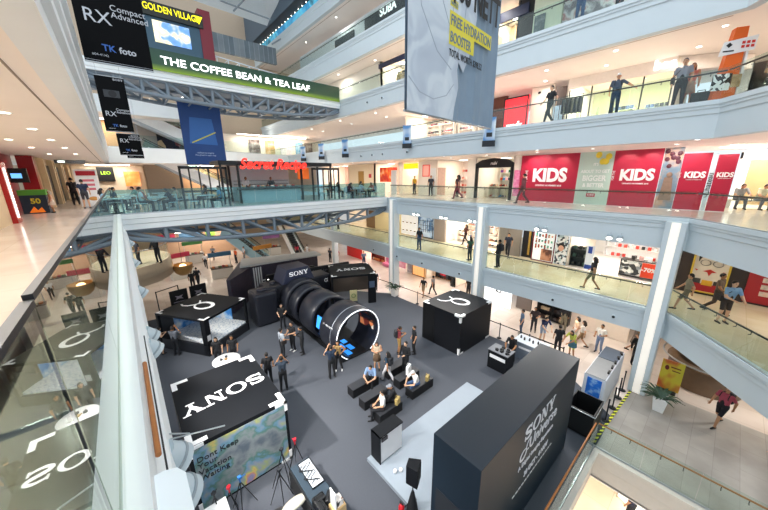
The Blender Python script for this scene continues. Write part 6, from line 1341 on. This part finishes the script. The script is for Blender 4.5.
# ground walkway
q=L0+.002
person((16.9,6.95,q),120,'stand','5a7490','3a4a60','short','long',label='person in blue grey shirt behind the long pale counter',h=1.66)
person((17.8,6.6,q),200,'talk','3a2c2c','20222a','short','long',label='person in brown top further behind the long pale counter',h=1.65)
person((17.1,5.8,q),230,'reach','1c2b50','8a9ab0','short','short',label='person in navy top leaning over the barrier',h=1.7)
person((19.3,5.45,q),200,'walk','1e1e22','6e6450','long','long',label='man in dark jacket and khaki trousers before the black unit',h=1.74)
person((18.35,4.5,q),120,'stand','d8b898','d0c8c0','short','short','long',label='woman in cream top in the walkway',h=1.62)
person((18.0,4.1,q),100,'walk','c8c0b8','8a6a4a','short','short','long','2a1c14',label='woman in cream shirt with long brown hair in the walkway',h=1.64)
person((16.75,4.15,q),160,'reach','b8c050','3a8a7a','short','dress','long',label='woman in colourful yellow green patterned dress at the barrier',h=1.6,skirt='4a7a8a')
person((16.45,4.75,q),30,'stand','1a1a1e','1a1a1e','short','long',label='person in black close behind the tall black block at the barrier',h=1.66)
person((18.2,3.3,q),170,'talk','e4ded6','7a8aa8','short','long',label='person in white shirt by the booth with grey lids',h=1.66)
person((19.6,2.05,q),260,'walk','7a6e64','6e6258','short','dress','short',label='woman in grey brown dress walking left of the nearest column',h=1.62,skirt='6e6258')
person((18.3,1.75,q),200,'stand','121214','161618','long','long',label='person in black right of the nearest column',h=1.7)
person((15.8,-1.2,q),150,'walk','a8485a','1a1a22','short','short',label='person in pink shirt with black backpack crossing the grey stone floor',h=1.72,bag='backpack')
person((14.15,-2.55,q),160,'walk','b8c4d4','2a2a30','short','short',label='person in pale shirt at the right edge of the stone floor',h=1.7)
for i,(x,y,f,p,tp,bt,lb,sl,lg,hr) in enumerate((
 (17.0,14.9,200,'walk','17181c','8a7458','man in black shirt and khaki shorts beyond the black cube','short','short','short'),
 (17.8,14.6,90,'walk','8a8c90','20222a','person in grey shirt beyond the black cube','short','long','short'),
 (16.9,17.9,250,'walk','5a2c34','1a1a20','person in dark red shirt right of the far column','short','long','short'),
 (19.5,12.4,180,'stand','17181c','17181c','person in black inside the wooden shop front','short','long','short'),
 (18.4,24.6,240,'talk','7a90b0','3a4a68','person in blue shirt before the red ground floor shop','short','long','short'),
 (17.2,27.9,200,'stand','b02830','30343c','person in red shirt beyond the far column','short','long','short'),
 (16.6,28.5,20,'talk','3a3c44','22242a','person in grey top beyond the far column','short','long','short'),
 (17.6,28.9,180,'walk','d84a3a','2a2c34','person in orange red top in the far walkway','short','short','long'),
 (3.4,29.2,80,'stand','1a1b20','1a1b20','person in black beside the black star boards','short','long','short'),
 (3.9,29.9,70,'walk','2a2c34','1c1d24','person in dark clothes walking past the basket lamp','short','long','short'),
 (5.6,35.5,260,'walk','e4e4e4','22242c','person in white shirt in the far hall left','short','long','short'),
 (7.0,38.6,240,'walk','8a9098','1c1e26','person in grey shirt deep in the far hall','short','long','short'),
 (8.6,35.4,200,'stand','d85a28','2c2e36','person in orange top beside the glass escalator','short','long','short'),
 (9.6,35.8,180,'stand','d8dce0','6a7078','person in white top beside the glass escalator','short','long','short'),
 (14.6,32.6,30,'stand','c02a48','24262e','person in red top at the foot of the dark stepped escalator','short','long','long'),
 (15.6,32.0,180,'walk','e8e8e8','b8b8c0','person in white at the foot of the dark stepped escalator','short','long','short'),
)): person((x,y,q),f,p,tp,bt,sl,lg,hr,label=lb,h=1.6+.03*(i%5))
# lower gallery
q=L1+.002
person((16.7,15.2,q),190,'stand','1e2024','2f4a6a','short','long',label='man in black shirt and jeans at the lower gallery rail',h=1.72)
person((20.9,13.9,q),150,'walk','5a2f2c','2a2024','short','long','long',label='woman in dark red top inside the white shoe shop',h=1.64)
person((17.0,10.9,q),80,'stand','2c5a4a','1c2b38','short','long','long',label='woman in green top at the rail before the shoe shop',h=1.62)
person((16.85,9.85,q),100,'stand','18191d','24262c','short','long',label='man in black hidden behind the middle column',h=1.68)
person((16.95,8.85,q),90,'stand','1d2028','20222a','long','long',label='person in dark jacket right of the middle column',h=1.74,bag='backpack')
person((19.6,9.6,q),200,'walk','2c3040','22242c','short','long',label='person in dark clothes by the grey wall of the lower gallery',h=1.68)
person((20.8,17.4,q),200,'stand','22304e','20243a','long','dress','long',label='woman in long navy dress by the blue picture window',h=1.64,skirt='20243a')
person((16.85,3.85,q),80,'walk','2a2a30','8a8060','short','short','long',label='blurred walker in black top and khaki shorts on the lower gallery',h=1.66)
person((16.55,-.55,q),215,'rail','7fa8cc','3a3230','short','short',label='man in light blue shirt leaning on the lower gallery rail',h=1.74,bag='shoulder')
person((17.6,-.3,q),250,'walk','6a5a4a','4a4038','short','long',label='person in brown behind the man in light blue',h=1.68)
person((17.0,.55,q),100,'walk','8a8470','6a6452','short','short',label='blurred walker left of the man in light blue',h=1.6)
person((1.2,24.5,q),230,'rail','1a1a1e','22242c','long','long',label='person in black on the round beige balcony',h=1.7)
person((.2,25.0,q),200,'stand','3a3c44','2a2c34','short','long',label='person in grey on the round beige balcony',h=1.66)
person((17.0,29.2,q),200,'stand','5a6a80','2a3040','short','long',label='person in blue grey on the far lower gallery',h=1.68)
person((17.3,27.6,q),180,'stand','8a6a4a','2c2c34','short','long',label='person in brown on the far lower gallery',h=1.66)
# cafe level
q=.002
person((18.1,8.3,q),95,'walk','7a4a50','5a3a40','long','long',label='person in dusky red clothes before the wide red hoarding',h=1.74)
person((18.8,13.4,q),100,'walk','4a3038','8a3a48','short','long','long',label='person in dark top and red trousers before the rosy shop',h=1.7)
person((20.8,14.9,q),270,'stand','2a2a30','1a1a1e','short','long',label='person in dark clothes at the rosy shop entrance',h=1.66)
person((20.6,19.5,q),180,'stand','d8a828','3a3a40','short','long',label='person in yellow at the yellow signed shop',h=1.64)
person((20.2,17.2,q),200,'stand','28303c','24242c','short','long',label='person in dark clothes by the pink framed sign',h=1.68)
for i,(x,y,c,lb) in enumerate(((22.8,-.1,'9aa4a0','person in pale grey seated on the bench beyond the KIDS panels'),(22.9,-.75,'c4c8a8','person in pale green seated on the same bench'),(23.6,-1.3,'2a2c34','person in dark top seated at the right end of the bench'))): person((x,y,q),200+15*i,'sitlean',c,'6a7078' if i<2 else '1c1c22',label=lb,h=1.7)
t=thing('bench','long pale bench beyond the narrow KIDS panels','bench',(23.0,-.7,0),R(-20)); mb=MB(); mb.box(-.25,.25,-1.2,1.2,.38,.44); mb.build('seat_top',mat('d8d0c0'),t); mb=MB(); mb.box(-.2,.2,-1.0,-.9,0,.38); mb.box(-.2,.2,.9,1.0,0,.38); mb.build('base',STEEL,t)
cols=['8ab0cc','2a2c34','e0e0e0','c86a5a','3a4a5a','b8a890','1c1c20','7a9a8a']
nm=['light blue','charcoal','white','coral','slate','sand','black','sage']
TN={-.0:'left end front table',1.4:'second front table',.4:'left end middle table',2.0:'second middle table',3.4:'middle table by the slatted screen',.2:'left end back table',1.9:'second back table',3.6:'front table by the left screen',13.9:'front table right of the cafe counter',15.1:'front table at the right end',14.2:'middle table right of the counter',15.4:'middle table at the right end',13.6:'back table right of the counter'}
use=[(seat_spots[i],k) for k,i in enumerate((0,3,2,5,4,7,9,11,15,16,18,19,20,22,23,25))]
for (x,y,s),k in use:
    person((x+.02*s,y,q),180 if s>0 else 0,('sit','sitlean')[k%2],cols[k%8],'20222a',hair=('short','long')[k%3==0],label='cafe diner in %s, %s, its %s side'%(nm[k%8],TB[k//1//1] if 0 else TN[round(x-.62*s,1)],'right' if s>0 else 'left'),h=1.62+.02*(k%4))
person((6.8,22.6,q),270,'stand','e8e8e8','1c1c20',label='staff in white behind the cafe counter',h=1.68)
person((8.6,22.7,q),260,'talk','22242a','1c1c20',label='staff in black behind the cafe counter',h=1.66)
person((-2.2,27.5,q),100,'walk','1c1c20','1c1c20','short','long',label='man in black walking on the left gallery',h=1.72)
person((-1.9,31,q),90,'walk','6a3a34','2a2a30','short','long',label='person in brown top further along the left gallery',h=1.68)
person((-1.55,24.4,q),80,'stand','1c2c48','3a3c44','short','short',label='person in navy beside the standing poster',h=1.62)
person((-2.7,22.6,q),180,'stand','d8a890','e8d8c8','none','dress','long','c8b8a8',label='small pale figure by the dark blue counter box',h=1.1,skirt='e8d8c8')
# gallery with the totem
q=L3+.002
person((16.75,4.15,q),200,'wide','4c5868','30435e','short','long','cap','d4d8dc',label='man in grey shirt and white cap with an arm on the rail',h=1.68,bag='backpack')
person((16.85,2.15,q),180,'stand','8a9098','16181e','short','long','short','4a4f58',label='man in grey shirt and dark trousers left of the totem',h=1.74,bag='shoulder')
person((17.25,1.95,q),190,'stand','c87a6a','b09a88','none','dress','long','6a4a3a',label='woman in coral top beside the man left of the totem',h=1.62,skirt='b09a88')
person((16.6,6.75,q),150,'walk','24282c','2a3436','short','long',label='blurred walker before the white wall by the glowing red sign',h=1.72)
person((16.35,-.1,q),190,'sitlean','6a5f5a','3a3c44','short','long',label='person seated low at the far right of the totem gallery',h=1.7)
t=thing('suitcase','black box shaped bag on the floor beside the totem','bag',(17.0,1.55,L3)); mb=MB(); mb.box(-.2,.2,-.25,.25,.03,.5); mb.build('body',BLK2,t,bevel=.03); mb=MB(); mb.path([(0,-.1,.5),(0,-.1,.58),(0,.1,.58),(0,.1,.5)],.012,6); mb.build('handle',BLK2,t)
t=thing('garment_rack','black clothes rail left of the man in the white cap','rack',(17.4,6.1,L3)); mb=MB(); mb.tube((0,-.5,1.3),(0,.5,1.3),.015); mb.tube((0,-.5,0),(0,-.5,1.3),.015); mb.tube((0,.5,0),(0,.5,1.3),.015); mb.build('frame',BLK2,t)
for k in range(5): put('garment',17.4,5.7+.18*k,L3+.5,('1c2028','24303c','16181c')[k%3],'on the black clothes rail',0,.9)
q=L4+.002
person((16.7,6.0,q),190,'rail','16181c','30507a','short','long',label='person in black top and jeans at the second upper gallery rail',h=1.72)
person((16.9,4.6,q),150,'rail','4a5058','2a2c34','short','long',label='person in grey leaning at the second upper gallery rail',h=1.68)
